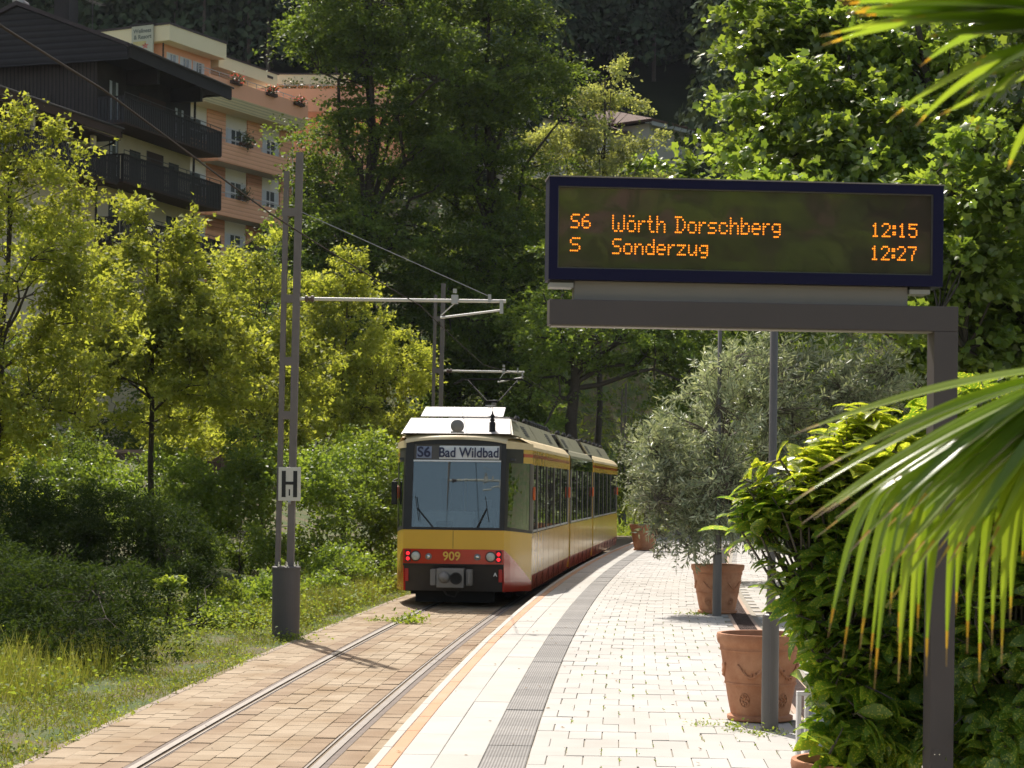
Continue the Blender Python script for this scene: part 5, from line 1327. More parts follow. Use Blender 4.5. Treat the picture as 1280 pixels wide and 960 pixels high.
# penthouse and its cream brow
boxp('penthouse_wall', ho, 'peach', -4.1, .55, 1.2, 10, 24.61, 26.9)
boxp('penthouse_brow', ho, 'hcream', -4.6, .9, .35, 10.4, 26.80, 27.68); boxp('roof_edge', ho, 'hroof', -4.65, .95, .3, 10.45, 27.682, 27.80)
for k, (x0_, x1_) in enumerate(((-3.7, -2.6), (-2.45, -1.35), (-1.2, -.1))): window(ho, x0_, x1_, 1.2, 24.75, 26.4, panes=2)
boxp('wing_wall', ho, 'peach', .56, 6.9, 2.6, 10, 24.61, 26.5); boxp('wing_brow', ho, 'hcream', .91, 7.1, .9, 10.2, 26.42, 27.12); boxp('roof_edge', ho, 'hroof', .95, 7.2, .85, 10.2, 27.122, 27.22)
boxp('vent', ho, 'hroof', 6.0, 6.6, .88, .899, 26.75, 26.9)
mb = MB(); mb.tube([(-4.15, 1.1, 27), (-4.15, 1.1, 20)], .05, 6); mb.build('downpipe', 'darkwood', ho)
# sign on the left hand side of the hotel
sg = empty('hotel_sign', ho.matrix_basis @ Vector((-4.68, 0, 0)), ho.rotation_euler.z, label='pale board reading Wellness & Resort with a red flower, on the hotel roof edge', cat='sign')
M['signpale'] = simple('sign_pale_green', (.50, .50, .40), .6, noise=.12, nscale=3); M['signtxt'] = simple('sign_lettering', (.13, .15, .13), .6); M['signyellow'] = simple('sign_yellow', (.58, .50, .22), .6, noise=.3, nscale=4)
mb = MB(); mb.box(-.12, 0, 1.35, 2.80, 26.05, 27.72); mb.build('board', 'signpale', sg, bevel=.01)
mb = MB(); mb.box(-.16, .04, 1.35, 2.85, 27.74, 27.84); mb.box(-.1, -.06, 1.5, 1.54, 27.72, 27.95); mb.box(-.1, -.06, 2.5, 2.54, 27.72, 27.95); mb.build('sign_lamp_rail', 'darkwood', sg)
RS = (PI/2, 0, -PI/2)
text('sign_lettering', 'Wellness', .33, 'signtxt', sg, (-.125, 2.06, 27.42), RS, .002, .008); text('sign_lettering', '& Resort', .33, 'signtxt', sg, (-.125, 2.04, 27.08), RS, .002, .008)
mb = MB(); mb.box(-.124, -.121, 1.8, 2.7, 26.6, 26.85); mb.build('yellow_field', 'signyellow', sg)
mb = MB()
for k in range(5):
    a = 2*PI*k/5+.3; cy, cz = 1.85, 26.58; p = [(-.126, cy+.02*math.cos(a+1.5), cz+.02*math.sin(a+1.5)), (-.126, cy+.13*math.cos(a+.35), cz+.11*math.sin(a+.35)), (-.126, cy+.24*math.cos(a), cz+.18*math.sin(a)), (-.126, cy+.13*math.cos(a-.35), cz+.11*math.sin(a-.35))]
    mb.prism(p, (-.006, 0, 0))
build_each(mb, 'petal', 'red_flower', sg)
mb = MB()
for k in range(5):
    a = 2*PI*k/5; cy, cz = 2.2, 26.32; p = [(-.126, cy, cz), (-.126, cy+.10*math.cos(a+.4), cz+.08*math.sin(a+.4)), (-.126, cy+.16*math.cos(a), cz+.13*math.sin(a)), (-.126, cy+.10*math.cos(a-.4), cz+.08*math.sin(a-.4))]
    mb.prism(p, (-.006, 0, 0))
build_each(mb, 'petal', 'blind_white', sg)
# flower boxes
def flowerbox(x, y, z, label, L=1.0, col='red_flower', h=.28, n=160):
    p = ho.matrix_basis @ Vector((x, y, z)); r = empty('flower_box', p, ho.rotation_euler.z, label=label, cat='flower box', group='flower boxes of the hotel')
    MB().box(-L/2, L/2, -.22, -.02, -.02, .16).build('box', 'brownwood', r)
    pos = RNG.normal(size=(n, 3))*[L*.28, .14, h*.5]+[0, -.14, .2+h*.3]
    scatter('leaves', T_oval(.8), pos, leaf_rot(n), .13*(.6+.8*RNG.random(n)), 'geranium', r)
    k = n//3; pos = RNG.normal(size=(k, 3))*[L*.3, .15, h*.5]+[0, -.17, .28+h*.4]
    scatter('blossoms', T_oval(.9), pos, leaf_rot(k), np.full(k, .10), col, r)
flowerbox(.9, -.25, 25.3, 'flower box with red blossoms on the hotel terrace, the one near the penthouse'); flowerbox(4.6, -.25, 25.3, 'flower box with orange red blossoms, middle of the hotel terrace railing')
flowerbox(7.6, -.25, 25.25, 'flower box at the right end of the hotel terrace railing'); flowerbox(2.35, .0, 21.95, 'dark hanging geraniums on the uppermost peach balcony', 1.2, 'geranium', .45, 260)
flowerbox(2.1, .0, 18.8, 'dark hanging geraniums on the middle peach balcony', .9, 'geranium', .35, 200)
# second hotel block further up
c = atd(352, 106, 128); h2 = house('hotel_annex', (c.x, c.y, 0), -.02, 'far peach hotel wing with cream roof band and planted roof terrace')
k = 2500/128
boxp('wall', h2, 'peach', -1, 8, .6, 9, 10, c.z+.2); boxp('cream_band', h2, 'hcream', -1.4, 4.2, 0, 9.3, c.z+.05, c.z+.66); boxp('roof_edge', h2, 'hroof', -1.45, 4.25, -.05, 9.3, c.z+.662, c.z+.75)
boxp('terrace_parapet', h2, 'peach', -2, 8, -1.6, -1.45, c.z-2.0, c.z-.55); window(h2, .2, 1.5, .6, c.z-1.3, c.z-.3)
mb = MB(); mb.box(-2, 8, -1.55, -1.51, c.z-.33, c.z-.29)
for x in np.arange(-2, 8, .8): mb.box(x, x+.03, -1.55, -1.52, c.z-.55, c.z-.3)
mb.build('railing', 'railmetal', h2)
for i, x in enumerate((.9, 2.9)):
    r = empty('terrace_shrub', (c.x+x, c.y-1.0, c.z-.9), label=('small shrub at the left' if i == 0 else 'taller shrub with a red tinge at the right')+' of the far hotel terrace', cat='shrub')
    n = 260; pos = RNG.normal(size=(n, 3))*[.5+.15*i, .25, .32+.08*i]+[0, 0, .5]; scatter('foliage', T_oval(.8), pos, leaf_rot(n), .16*(.6+.8*RNG.random(n)), 'geranium', r)
# ---- white house on the right
c = atd(829, 152, 140); m_ = .87; hh = house('white_house', (c.x, c.y, 0), math.atan2(1, m_), 'white rendered house with brown tiled roof seen between the trees above the departure board')
boxp('wall', hh, 'housewhite', -1.6, 7.4, 0, 9, 10, c.z-.35); boxp('wall', hh, 'housewhite', -14, -1.61, 2.2, 11, 10, c.z-1.0)
mb = MB(); mb.prism([(-2.2, -.7, c.z-.32), (8.0, -.7, c.z-.32), (6.2, 4.5, c.z+1.1), (-.4, 4.5, c.z+1.1)], (0, 0, .16)); mb.prism([(-2.2, -.7, c.z-.32), (-.4, 4.5, c.z+1.1), (-2.2, 9.7, c.z-.32)], (0, 0, .16)); mb.prism([(-2.2, 9.7, c.z-.32), (8, 9.7, c.z-.32), (6.2, 4.5, c.z+1.1), (-.4, 4.5, c.z+1.1)], (0, 0, .16)); mb.prism([(8, -.7, c.z-.32), (8, 9.7, c.z-.32), (6.2, 4.5, c.z+1.1)], (0, 0, .16)); r2 = mb.build('roof', 'rtile', hh)
boxp('eaves_board', hh, 'winwhite', -2.1, 7.9, -.66, -.60, c.z-.6, c.z-.33); boxp('soffit', hh, 'winwhite', -2.1, 7.9, -.59, -.01, c.z-.42, c.z-.36)
mb = MB(); mb.prism([(-14.5, 1.4, c.z-1.0), (-1.7, 1.4, c.z-1.0), (-1.7, 6.5, c.z+.7), (-14.5, 6.5, c.z+.7)], (0, 0, .16)); mb.build('lower_roof', 'rtile', hh)
for x, z in ((1.6, -3.2), (4.6, -3.1), (1.4, -6.1), (4.5, -6.1)): window(hh, x, x+1.1, 0, c.z+z, c.z+z+1.5, frame='winwhite')
for x, z in ((-12.5, -3.7), (-9.5, -3.7), (-6, -3.7), (-3.5, -3.7), (-12.5, -6.6), (-9.5, -6.6), (-6, -6.6)): window(hh, x, x+1.1, 2.2, c.z+z, c.z+z+1.9, frame='winwhite')
boxp('balcony_slab', hh, 'winwhite', 2.8, 8.2, -1.2, -.01, c.z-4.35, c.z-4.15)
mb = MB(); mb.box(2.8, 8.2, -1.2, -1.16, c.z-3.4, c.z-3.35)
for x in np.arange(2.8, 8.2, .3): mb.box(x, x+.03, -1.19, -1.17, c.z-4.15, c.z-3.4)
mb.build('balcony_rail', 'railmetal', hh)
r = empty('flower_box', hh.matrix_basis @ Vector((4.6, -.1, c.z-3.3)), label='flower box under the window of the white house', cat='flower box')
n = 200; pos = RNG.normal(size=(n, 3))*[.7, .3, .25]; scatter('leaves', T_oval(.8), pos, leaf_rot(n), .2*(.6+.8*RNG.random(n)), 'geranium', r)
c = atd(838, 133, 165); h3 = house('brown_cottage', (c.x, c.y, 0), .55, 'small brown gabled roof peeping out behind the white house')
boxp('wall', h3, 'brownwood', -1.6, 1.6, .4, 6, 15, c.z-1.4); mb = MB(); mb.prism([(-1.6, .4, c.z-1.4), (1.6, .4, c.z-1.4), (0, .4, c.z-.15)], (0, 5, 0)); mb.build('gable', 'brownwood', h3)
mb = MB()
for s in (-1, 1): mb.prism([(0, 0, c.z), (s*2.1, 0, c.z-1.75), (s*2.1, 0, c.z-1.9), (0, 0, c.z-.15)], (0, 7, 0))
mb.build('roof', 'rtile', h3)
# ---- low wall and railing on the street bank at the left
a = atd(30, 560, 66); b_ = atd(330, 557, 68)
lw_ = empty('retaining_wall', (a.x, a.y, 0), math.atan2(b_.y-a.y, b_.x-a.x), label='low brown street wall with pale coping behind the young trees', cat='wall')
L = (b_-a).length
M['wallstone'] = stone_mat('brown_rubble_stone', (.07, .045, .035), (.17, .12, .095), rnd=.6, nscale=9); M['coping'] = simple('coping_stone', (.30, .20, .17), .9, noise=.2, nscale=3)
y = 0
for k, z in enumerate(np.arange(a.z-1.5, a.z-.12, .23)):
    x = -.3*(k % 2)
    while x < L:
        l = random.uniform(.32, .62); ob = MB().box(x+.008, min(L, x+l)-.008, random.uniform(-.01, .02), .4, z+.006, z+.224).build('stone', 'wallstone', lw_); x += l
mb = MB(); mb.box(-.2, L, .02, .39, a.z-1.5, a.z-.13); mb.build('mortar_core', 'joint_dark', lw_)
mb = MB(); mb.box(-.3, L+.1, -.06, .46, a.z-.115, a.z); mb.build('coping', 'coping', lw_)
sr = empty('street_railing', (a.x+5.2, a.y+.2, a.z), 0, label='pale pipe railing on top of the low brown wall', cat='railing')
mb = MB(); mb.tube([(.0, 0, .02), (4.6, .1, .02)], .035, 8); mb.tube([(-.1, 0, 0), (-.1, 0, 1.0)], .035, 8); mb.tube([(.12, 0, 0), (.12, 0, 1.25)], .045, 8); mb.tube([(4.4, 0, 0), (4.4, 0, 1.0)], .03, 8); build_each(mb, 'pipe', 'railmetal', sr)

# ---- pale building behind the viewer: the display glass mirrors it between the palms
sb2 = house('station_house', (2, -24, 0), PI, 'cream station house mirrored between the palms in the departure board glass')
boxp('wall', sb2, 'cream', -24, 0, 0, 8, 0, 7.6); mb = MB(); mb.prism([(-24.6, -.7, 7.5), (-24.6, 4, 10.6), (-24.6, 8.7, 7.5)], (25.2, 0, 0)); mb.build('roof', 'rtile', sb2)
for x in np.arange(-22.5, -1, 3.1):
    window(sb2, float(x), float(x)+1.2, 0, 1.2, 3.0); window(sb2, float(x), float(x)+1.2, 0, 4.6, 6.3)
# ================================================================== TREES AND PLANTS
def L(px, py, d, r, rz=None, ry=None): return lob(px, py, d, r, rz, ry)
def gbase(px, d): x = atd(px, 600, d).x; return (x, d, gz(x, d))
TM = T_lobe()
def young_maple(px, d, lobes, top, label, ncl, per=75, tr=.085, size=.125):
    ncl = int(ncl*1.15); per = int(per*1.5)
    tree('young_maple', label, 'tree', gbase(px, d), lobes, top, int(ncl*1.25), int(per*.95), .20, .8, TM, size, 'maple_leaf', 'bark', tr, 'young maples beside the track', 10, .25, .7, .9, .4, .42, .3, 1.5, shup=.75, hang=-.1, ll=10)
young_maple(187, 45, [L(190, 470, 45, 2.6, 1.5), L(130, 400, 45, 1.2, 1.6), L(160, 300, 45, .55, 1.3), L(215, 330, 45, .7, 1.5), L(250, 420, 45, 1.3, 1.5), L(180, 380, 45, 1.3, 1.7), L(262, 310, 45.3, .4, .8), L(300, 480, 45, 1.0, 1.0), L(90, 470, 45, 1.0, 1.0), L(180, 255, 45, .25, .6), L(215, 265, 45, .22, .5)],
    atd(195, 300, 45), 'young yellow green maple whose thin straight trunk shows left of the nearest mast', 190, 80)
young_maple(-10, 37, [L(-20, 420, 37, 1.8, 2.6), L(30, 330, 37, 1.2, 2.2), L(60, 250, 37, .7, 1.5), L(28, 180, 37, .5, 1.0), L(85, 300, 37, .8, 1.3), L(110, 400, 37, 1.0, 1.4), L(-30, 250, 37, .9, 1.8), L(70, 200, 37, .3, .7), L(20, 130, 37, .25, .4), L(95, 210, 37, .22, .5), L(40, 520, 37, 1.3, .7), L(-5, 600, 37, .8, 1.0)],
    atd(15, 200, 37), 'tallest young maple cut off by the left edge of the picture', 190, 80, .1, .098)
young_maple(330, 54, [L(320, 420, 54, 1.6, 1.8), L(300, 370, 54, .9, 1.3), L(350, 480, 54, 2.0, 1.4), L(280, 330, 54, .4, .7), L(335, 320, 54, .45, .8), L(300, 550, 54, 2, .8)],
    atd(325, 350, 54), 'young maple directly behind the nearest mast', 120, 75)
young_maple(430, 60, [L(430, 420, 60, 1.7, 1.7), L(470, 450, 60, 1.5, 1.4), L(410, 380, 60, .9, 1.2), L(440, 350, 60, .5, .9), L(500, 470, 60, 1.1, .9), L(530, 480, 60, .6, .5), L(430, 520, 60, 2.2, 1.2), L(480, 540, 60, 1.4, 1.0), L(395, 480, 60, 1.6, 1.5)],
    atd(432, 370, 60), 'young maple between the nearest mast and the tram roof', 170, 75)
young_maple(255, 62, [L(265, 400, 62, 1.4, 1.6), L(225, 470, 62, 1.6, 1.4), L(290, 330, 62, .5, .9), L(250, 540, 62, 2.2, 1.0)], atd(262, 360, 62), 'young maple filling the gap in front of the lowest chalet balcony', 90, 75)
# big dark trees
def big(label, base, lobes, top, ncl, per, cr=.75, mat='dark_leaf', size=.17, tr=.42, group='large dark trees behind the tram', **k):
    ncl = int(ncl*1.1); per = int(per*2.2)
    tree('alder_tree', label, 'tree', base, lobes, top, ncl, per, cr, .30, T_oval(.75), size, mat, 'bark', tr, group, 16, .35, 1.1, .8, .3, k.get('start', .3), .35, ll=22, shup=.05, hang=.28)
big('very tall dark tree with its trunk showing high up behind the nearest mast', gbase(470, 90),
    [L(460, 20, 90, 3.4, 2.2), L(425, 40, 89, 1.9, 1.1), L(510, 80, 90, 3.2, 2.2), L(418, 215, 89, 1.0, .7), L(458, 172, 89, 1.5, 1.0), L(470, 190, 91, 4.0, 2.5), L(412, 290, 88, 2.1, 1.4), L(460, 320, 90, 4.2, 2.5), L(382, 340, 88, 1.5, 1.5), L(520, 400, 90, 3.8, 2.4), L(420, 440, 89, 4.2, 2.0), L(370, 262, 89, .6, .5), L(440, 540, 90, 4, 2.0), L(480, -40, 90, 3.0, 1.8), L(378, 45, 89, .7, .4)],
    atd(462, -20, 90), 430, 120, .8)
big('broad dark tree right of the tallest one, with a forked pale limb', gbase(612, 94),
    [L(600, 40, 94, 2.8, 2.0), L(640, 110, 94, 2.9, 1.8), L(680, 90, 94, 1.6, 1.0), L(570, 140, 94, 2.6, 1.8), L(620, 220, 94, 3.4, 1.8), L(650, 300, 94, 2.4, 2.2), L(590, 320, 93, 3.6, 2.2), L(650, 400, 94, 2.6, 2.4), L(560, 420, 92, 3.2, 2.4), L(600, 500, 93, 3.6, 2.2), L(560, 10, 94, 1.8, 1.5), L(690, 150, 94, 1.0, .7), L(640, 480, 92, 2.6, 2.2), L(620, -20, 94, 2.4, 1.4), L(700, 60, 94, .7, .6)],
    atd(610, 30, 94), 400, 120, .75)
big('dark spreading tree under the departure board with its black trunk behind the tram roof', gbase(716, 80),
    [L(720, 420, 80, 2.6, 1.1), L(770, 440, 80, 2.8, 1.0), L(690, 470, 80, 1.8, 1.2), L(830, 440, 81, 2.2, 1.2), L(860, 480, 80, 1.6, 1.4), L(740, 380, 80, 3.4, 1.2), L(860, 400, 82, 2.6, 1.2), L(685, 520, 79, 1.0, .9), L(770, 330, 82, 3.0, 1.6)],
    atd(722, 330, 80), 150, 70, .55, mat='bush_leaf', size=.15, tr=.36, start=.55)
big('dense tree behind the large olive, half covered by the display beam', gbase(900, 84),
    [L(900, 480, 84, 2.6, 2.4), L(960, 420, 84, 3, 2.4), L(880, 540, 84, 2, 2.0), L(1000, 540, 84, 3, 3), L(840, 580, 86, 1.8, 1.2)], atd(930, 430, 84), 160, 110, .7, size=.17, tr=.3)
big('row of dark trees closing the view left of the tallest tree', gbase(300, 84), [L(300, 420, 84, 2.4, 2.6), L(330, 480, 84, 2.4, 2.4), L(240, 500, 84, 2.6, 2.2), L(180, 540, 84, 3, 1.6)], atd(305, 420, 84), 130, 100, .7, size=.16, tr=.2)
# light feathery tree in front of the white house
tree('robinia_tree', 'pale feathery tree with upright tip in front of the white house', 'tree', gbase(745, 98),
    [L(748, 190, 98, 1.6, 1.6), L(762, 110, 98, .7, 1.3), L(765, 80, 98, .3, .6), L(700, 180, 98, 1.6, 1.0), L(690, 230, 98, 1.6, 1.4), L(795, 185, 98, .8, .5), L(825, 170, 98, .3, .15), L(720, 260, 98, 2.2, 1.4), L(800, 240, 98, 1.8, 1.0), L(735, 130, 98, .7, .8), L(790, 130, 98, .6, .5), L(745, 330, 98, 2.4, 2.2)],
    atd(758, 100, 98), 330, 110, .34, .7, T_oval(.6), .17, 'larch_leaf', 'bark', .2, None, 14, .1, .6, 1.0, .3, .4, .3, 1.2)
# big sunlit maple on the right
tree('sycamore_maple', 'large sunlit sycamore maple filling the upper right behind the departure board', 'tree', (7.4, 36, gz(7.4, 36)),
    [L(985, 60, 37.5, 1.02, 0.91, 0.50), L(1000, 150, 35.7, 1.41, 1.08, 0.62), L(965, 190, 34.9, 0.53, 0.42, 0.28), L(950, 110, 36.5, 0.44, 0.33, 0.25), L(1080, 80, 37.1, 1.69, 1.46, 0.75), L(1100, 200, 34.8, 1.68, 1.16, 0.74), L(990, 10, 38.5, 1.40, 0.93, 0.62), L(1200, 130, 36.1, 1.86, 1.75, 0.82), L(1250, 260, 32.0, 1.45, 1.45, 0.64), L(1010, 250, 33.8, 1.43, 0.72, 0.63), L(1130, -20, 39.1, 2.13, 1.18, 0.94), L(1180, 320, 33.0, 1.40, 1.20, 0.62), L(1270, 400, 33.0, 1.40, 1.60, 0.62), L(1190, 440, 33.5, 1.12, 1.22, 0.50), L(915, 130, 36.1, 0.13, 0.16, 0.12), L(915, 60, 37.5, 0.23, 0.23, 0.15), L(1300, 20, 38.3, 1.74, 1.74, 0.77), L(965, 250, 33.8, 0.51, 0.20, 0.27), L(1150, 420, 30.4, 0.74, 0.46, 0.32), L(1260, 520, 34.0, 1.44, 1.24, 0.63)],
    (7.3, 36, 11.0), 520, 120, .30, .34, T_star(), .135, 'plane_leaf', 'bark', .24, None, 22, .35, 1.0, .95, .35, .25, .5, ll=12, shup=.0, hang=.35)
tree('sycamore_sapling', 'bright low maple shoots just above the top edge of the departure board', 'tree', gbase(840, 100), [L(815, 207, 100, 1.4, .4), L(850, 210, 100, 1.2, .4), L(790, 212, 100, .7, .3), L(840, 260, 100, 2.5, 2.2), L(770, 215, 100, .8, .5)], atd(838, 240, 100), 60, 60, .4, .5, T_star(), .33, 'plane_leaf', 'bark', .14, None, 8, .2, 1.4, .7, .3, .6)
# unseen trees added behind the viewer to darken tram and display reflections
for i, (x, y, r) in enumerate(((-9, -26, 4.5), (5, -30, 5.5), (15, -27, 6.5))):
    tree('reflection_tree', ['unseen tree added to darken the left of the tram windows', 'unseen middle tree added to darken the tram windscreen', 'unseen tree added to darken the departure board glass'][i], 'tree', (x, y, gz(x, y)), [(x, y, 6, r, r, 4.2), (x-1, y, 10, r*.8, r*.8, 3)], (x, y, 8), 110, 70, .9, .5, T_oval(.8), .4, 'dark_leaf', 'bark', .3)
# ---- shrubs on the left bank
def shrub(name, label, px, d, lobes, ncl, per, size, mat, T=None, cr=.16, flat=.8, up=.7, group='shrubs of the left bank', spread=1., upclump=1.):
    ncl = int(ncl*1.25); per = int(per*(1.7 if mat in ('juniper_leaf', 'dark_leaf') else 1.4)) if ncl > 30 else per
    tree(name, label, 'shrub', gbase(px, d), lobes, atd(px, np.mean([0]) + 600, d) if False else Vector(gbase(px, d))+Vector((0, 0, .5)), ncl, per, cr, flat, T or T_oval(.7), size, mat, 'bark', .035, group, 7, .35, up, spread, .2, .2, .35, upclump)
shrub('juniper', 'dark feathery juniper spreading in front of the young maple trunk', 150, 34, [L(150, 650, 34, 1.3, .55), L(70, 690, 33, 1.3, .6), L(210, 690, 33.5, .9, .5), L(40, 760, 31, 1.1, .55), L(130, 750, 31, 1.2, .55), L(230, 720, 32.5, .6, .35), L(10, 650, 34, 1, .7)], 420, 60, .085, 'juniper_leaf', T_lance(.3), .14, .5)
shrub('juniper', 'black green juniper mound at the lower left with weeds before it', 90, 27.5, [L(130, 805, 24.5, .8, .42), L(40, 800, 25, .9, .55), L(205, 805, 25.5, .5, .34), L(100, 745, 26, 1.0, .6), L(-10, 750, 26, 1.0, .8), L(60, 800, 27.5, .9, .45), L(110, 790, 27, .5, .5), L(0, 780, 28, .9, .7), L(-40, 720, 28, .9, .9), L(10, 730, 29, .8, .5), L(60, 740, 29, .8, .5)], 300, 60, .075, 'juniper_leaf', T_lance(.3), .13, .5)
shrub('hazel_bush', 'leafy light bush left of the nearest mast below the young maples', 300, 44, [L(290, 620, 44, 1.1, .8), L(330, 600, 43, .8, .8), L(260, 650, 44, .9, .6), L(320, 560, 44, .8, .6), L(330, 680, 42, .6, .5), L(240, 600, 45, .9, .6)], 180, 48, .085, 'bush_leaf')
shrub('hazel_bush', 'bush with glossy leaves between the nearest mast and the tram', 430, 46, [L(420, 620, 46, 1.0, .8), L(400, 680, 45, .7, .5), L(460, 640, 47, .9, .8), L(440, 580, 48, 1.1, .6), L(470, 690, 46, .6, .4), L(390, 600, 45, .6, .7)], 190, 48, .085, 'bush_leaf')
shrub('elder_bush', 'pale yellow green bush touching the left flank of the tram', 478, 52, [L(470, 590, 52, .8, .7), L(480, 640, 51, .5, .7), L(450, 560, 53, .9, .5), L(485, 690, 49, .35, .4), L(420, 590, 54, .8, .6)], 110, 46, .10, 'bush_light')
shrub('elder_bush', 'pale leafy thicket below the low brown wall', 110, 52, [L(60, 600, 52, 1.4, .7), L(130, 620, 51, 1.3, .8), L(200, 600, 53, 1.2, .7), L(170, 660, 48, 1.0, .5), L(30, 640, 48, 1.1, .6)], 220, 46, .095, 'bush_leaf')
shrub('elder_bush', 'bright green bush standing against the low brown wall', 115, 60, [L(115, 575, 60, .6, .6), L(205, 575, 60, .6, .5)], 60, 50, .10, 'bush_light')
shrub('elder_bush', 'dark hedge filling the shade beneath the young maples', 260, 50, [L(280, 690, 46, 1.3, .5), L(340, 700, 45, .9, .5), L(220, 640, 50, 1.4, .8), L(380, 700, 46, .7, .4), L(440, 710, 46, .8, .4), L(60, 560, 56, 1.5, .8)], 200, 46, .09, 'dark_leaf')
shrub('elder_bush', 'dark thicket at the far left under the tallest maple', 0, 42, [L(-10, 560, 42, 1.4, 1.2), L(30, 600, 41, 1.0, .9), L(0, 650, 40, 1.1, .8), L(-30, 480, 44, 1.6, 1.2)], 170, 50, .09, 'bush_leaf')
shrub('elder_bush', 'leafy shoot with sunlit yellow leaves in front of the dark juniper', 212, 31, [L(212, 728, 31, .13, .07)], 7, 9, .11, 'bush_light', TM, .05)
shrub('rose_bush', 'low bramble with reddish shoots between juniper and verge', 250, 31, [L(190, 780, 30.5, .6, .28), L(250, 775, 31.5, .5, .28), L(310, 770, 32, .4, .25), L(150, 800, 29.5, .5, .25), L(270, 745, 33, .5, .25)], 130, 34, .06, 'weed', T_oval(.6), .10)
shrub('hazel_bush', 'knee high leafy growth at the verge just left of the mast drum', 320, 34, [L(325, 742, 34.5, .45, .24), L(295, 755, 33.5, .45, .24), L(350, 735, 36, .35, .22), L(260, 770, 32, .4, .22)], 90, 40, .07, 'bush_leaf')
shrub('hazel_bush', 'knee high leafy growth between the mast drum and the tram', 440, 42, [L(405, 735, 39, .45, .22), L(440, 722, 42, .6, .28), L(475, 712, 45, .5, .28), L(425, 705, 43, .7, .35)], 120, 40, .08, 'bush_leaf')
shrub('hedge', 'far green hedge beyond the tram end', 800, 92, [L(790, 630, 92, 1.6, .8), L(840, 620, 92, 2.2, 1.1), L(900, 600, 92, 2.5, 1.6), L(960, 620, 90, 2.5, 1.6)], 200, 60, .17, 'bush_light', cr=.35)
shrub('hedge', 'leaf wall behind the large olive on the right side of the platform', 1060, 40, [L(1060, 560, 40, 2.0, 1.4), L(1160, 560, 39, 1.8, 1.6), L(980, 600, 42, 1.6, 1.0), L(1240, 600, 38, 1.6, 1.6), L(1120, 660, 38, 1.6, .9), L(1230, 700, 36, 1.6, 1.0)], 330, 60, .13, 'dark_leaf', T_oval(.8), .3)
shrub('hedge', 'dark evergreen hedge behind the laurels at the right edge', 1250, 14, [L(1230, 640, 14, .55, .75), L(1300, 700, 14, .6, .9), L(1210, 800, 13.5, .45, .6), L(1290, 560, 14.5, .6, .6), L(1280, 860, 13, .5, .5)], 220, 60, .075, 'dark_leaf', T_oval(.7), .13)
for i, (px, d, w_) in enumerate(((690, 118, 3), (740, 124, 4))):
    shrub('hedge', ['meadow bush with sunlit leaves left of the black trunk', 'meadow bush with sunlit leaves right of the black trunk'][i], px, d, [L(px, 560, d, w_, 1.4), L(px+60, 555, d, w_, 1.4)], 70, 50, .2, 'bush_light', cr=.5)

# ---- grass, weeds
def blades(name, n, fn, l0, l1, wdt, mat, lean=.35, parent=None):
    P = fn(n); m_ = len(P); l = l0+(l1-l0)*RNG.random(m_)**1.5
    d = np.stack([RNG.normal(size=m_)*lean, RNG.normal(size=m_)*lean, np.ones(m_)], 1); nr = RNG.normal(size=(m_, 3)); nr[:, 2] = .2
    R = frames(nr, d); an = np.stack([np.full(m_, wdt), l, l], 1)
    o = scatter(name, T_blade(), P, R, None, mat, parent, aniso=an); o['kind'] = 'stuff'; return o
def verge_pts(y0, y1, o0, o1, pw=1.6):
    def f(n):
        y = y0+(y1-y0)*RNG.random(n)**pw; off = o0+(o1-o0)*RNG.random(n)
        pn = np.sin(y*1.9+off*3)+np.sin(off*5.3-y*.8)+RNG.normal(size=n)*.9; keep = pn > -.9; y, off = y[keep], off[keep]
        m_ = 2*7.74e-4*y+2.72e-2; e_ = 7.74e-4*y*y+2.72e-2*y-1.51; x = e_+off; return np.stack([x, y-off*m_, ground(x, y-off*m_)+.0], 1)
    return f
blades('verge_grass', 60000, verge_pts(13, 60, -3.02, -6.8, 1.5), .03, .11, .010, 'grass', .7)
blades('verge_grass', 9000, verge_pts(13, 45, -3.4, -6.8, 1.5), .06, .22, .009, 'dry_grass', .6)
blades('tall_grass', 4500, verge_pts(33, 50, -3.5, -5.0, 1.0), .22, .60, .010, 'dry_grass', .28)
blades('tall_grass', 12000, verge_pts(31, 48, -3.5, -5.3, 1.0), .18, .5, .012, 'grass', .3)
blades('tall_grass', 5000, verge_pts(18, 26, -4.3, -5.9, 1.0), .15, .50, .010, 'grass', .35)
blades('tall_grass', 300, verge_pts(19, 27, -4.4, -5.8, 1.0), .3, .75, .010, 'dry_grass', .6)
def leafy(name, n, fn, size, mat, T=None, h=.08):
    P = fn(n); P[:, 2] += RNG.random(len(P))*h; o = scatter(name, T or T_oval(.75), P, leaf_rot(len(P), 1.2, .7), size*(.5+RNG.random(len(P))), mat); o['kind'] = 'stuff'
leafy('verge_clover', 40000, verge_pts(13, 55, -3.0, -7.2, 1.5), .035, 'weed'); leafy('verge_weeds', 7000, verge_pts(17, 34, -4.0, -7.0, 1.2), .05, 'weed', h=.30)
leafy('verge_litter', 3500, verge_pts(14, 40, -3.2, -6.2, 1.3), .04, 'dry_grass', h=.03)
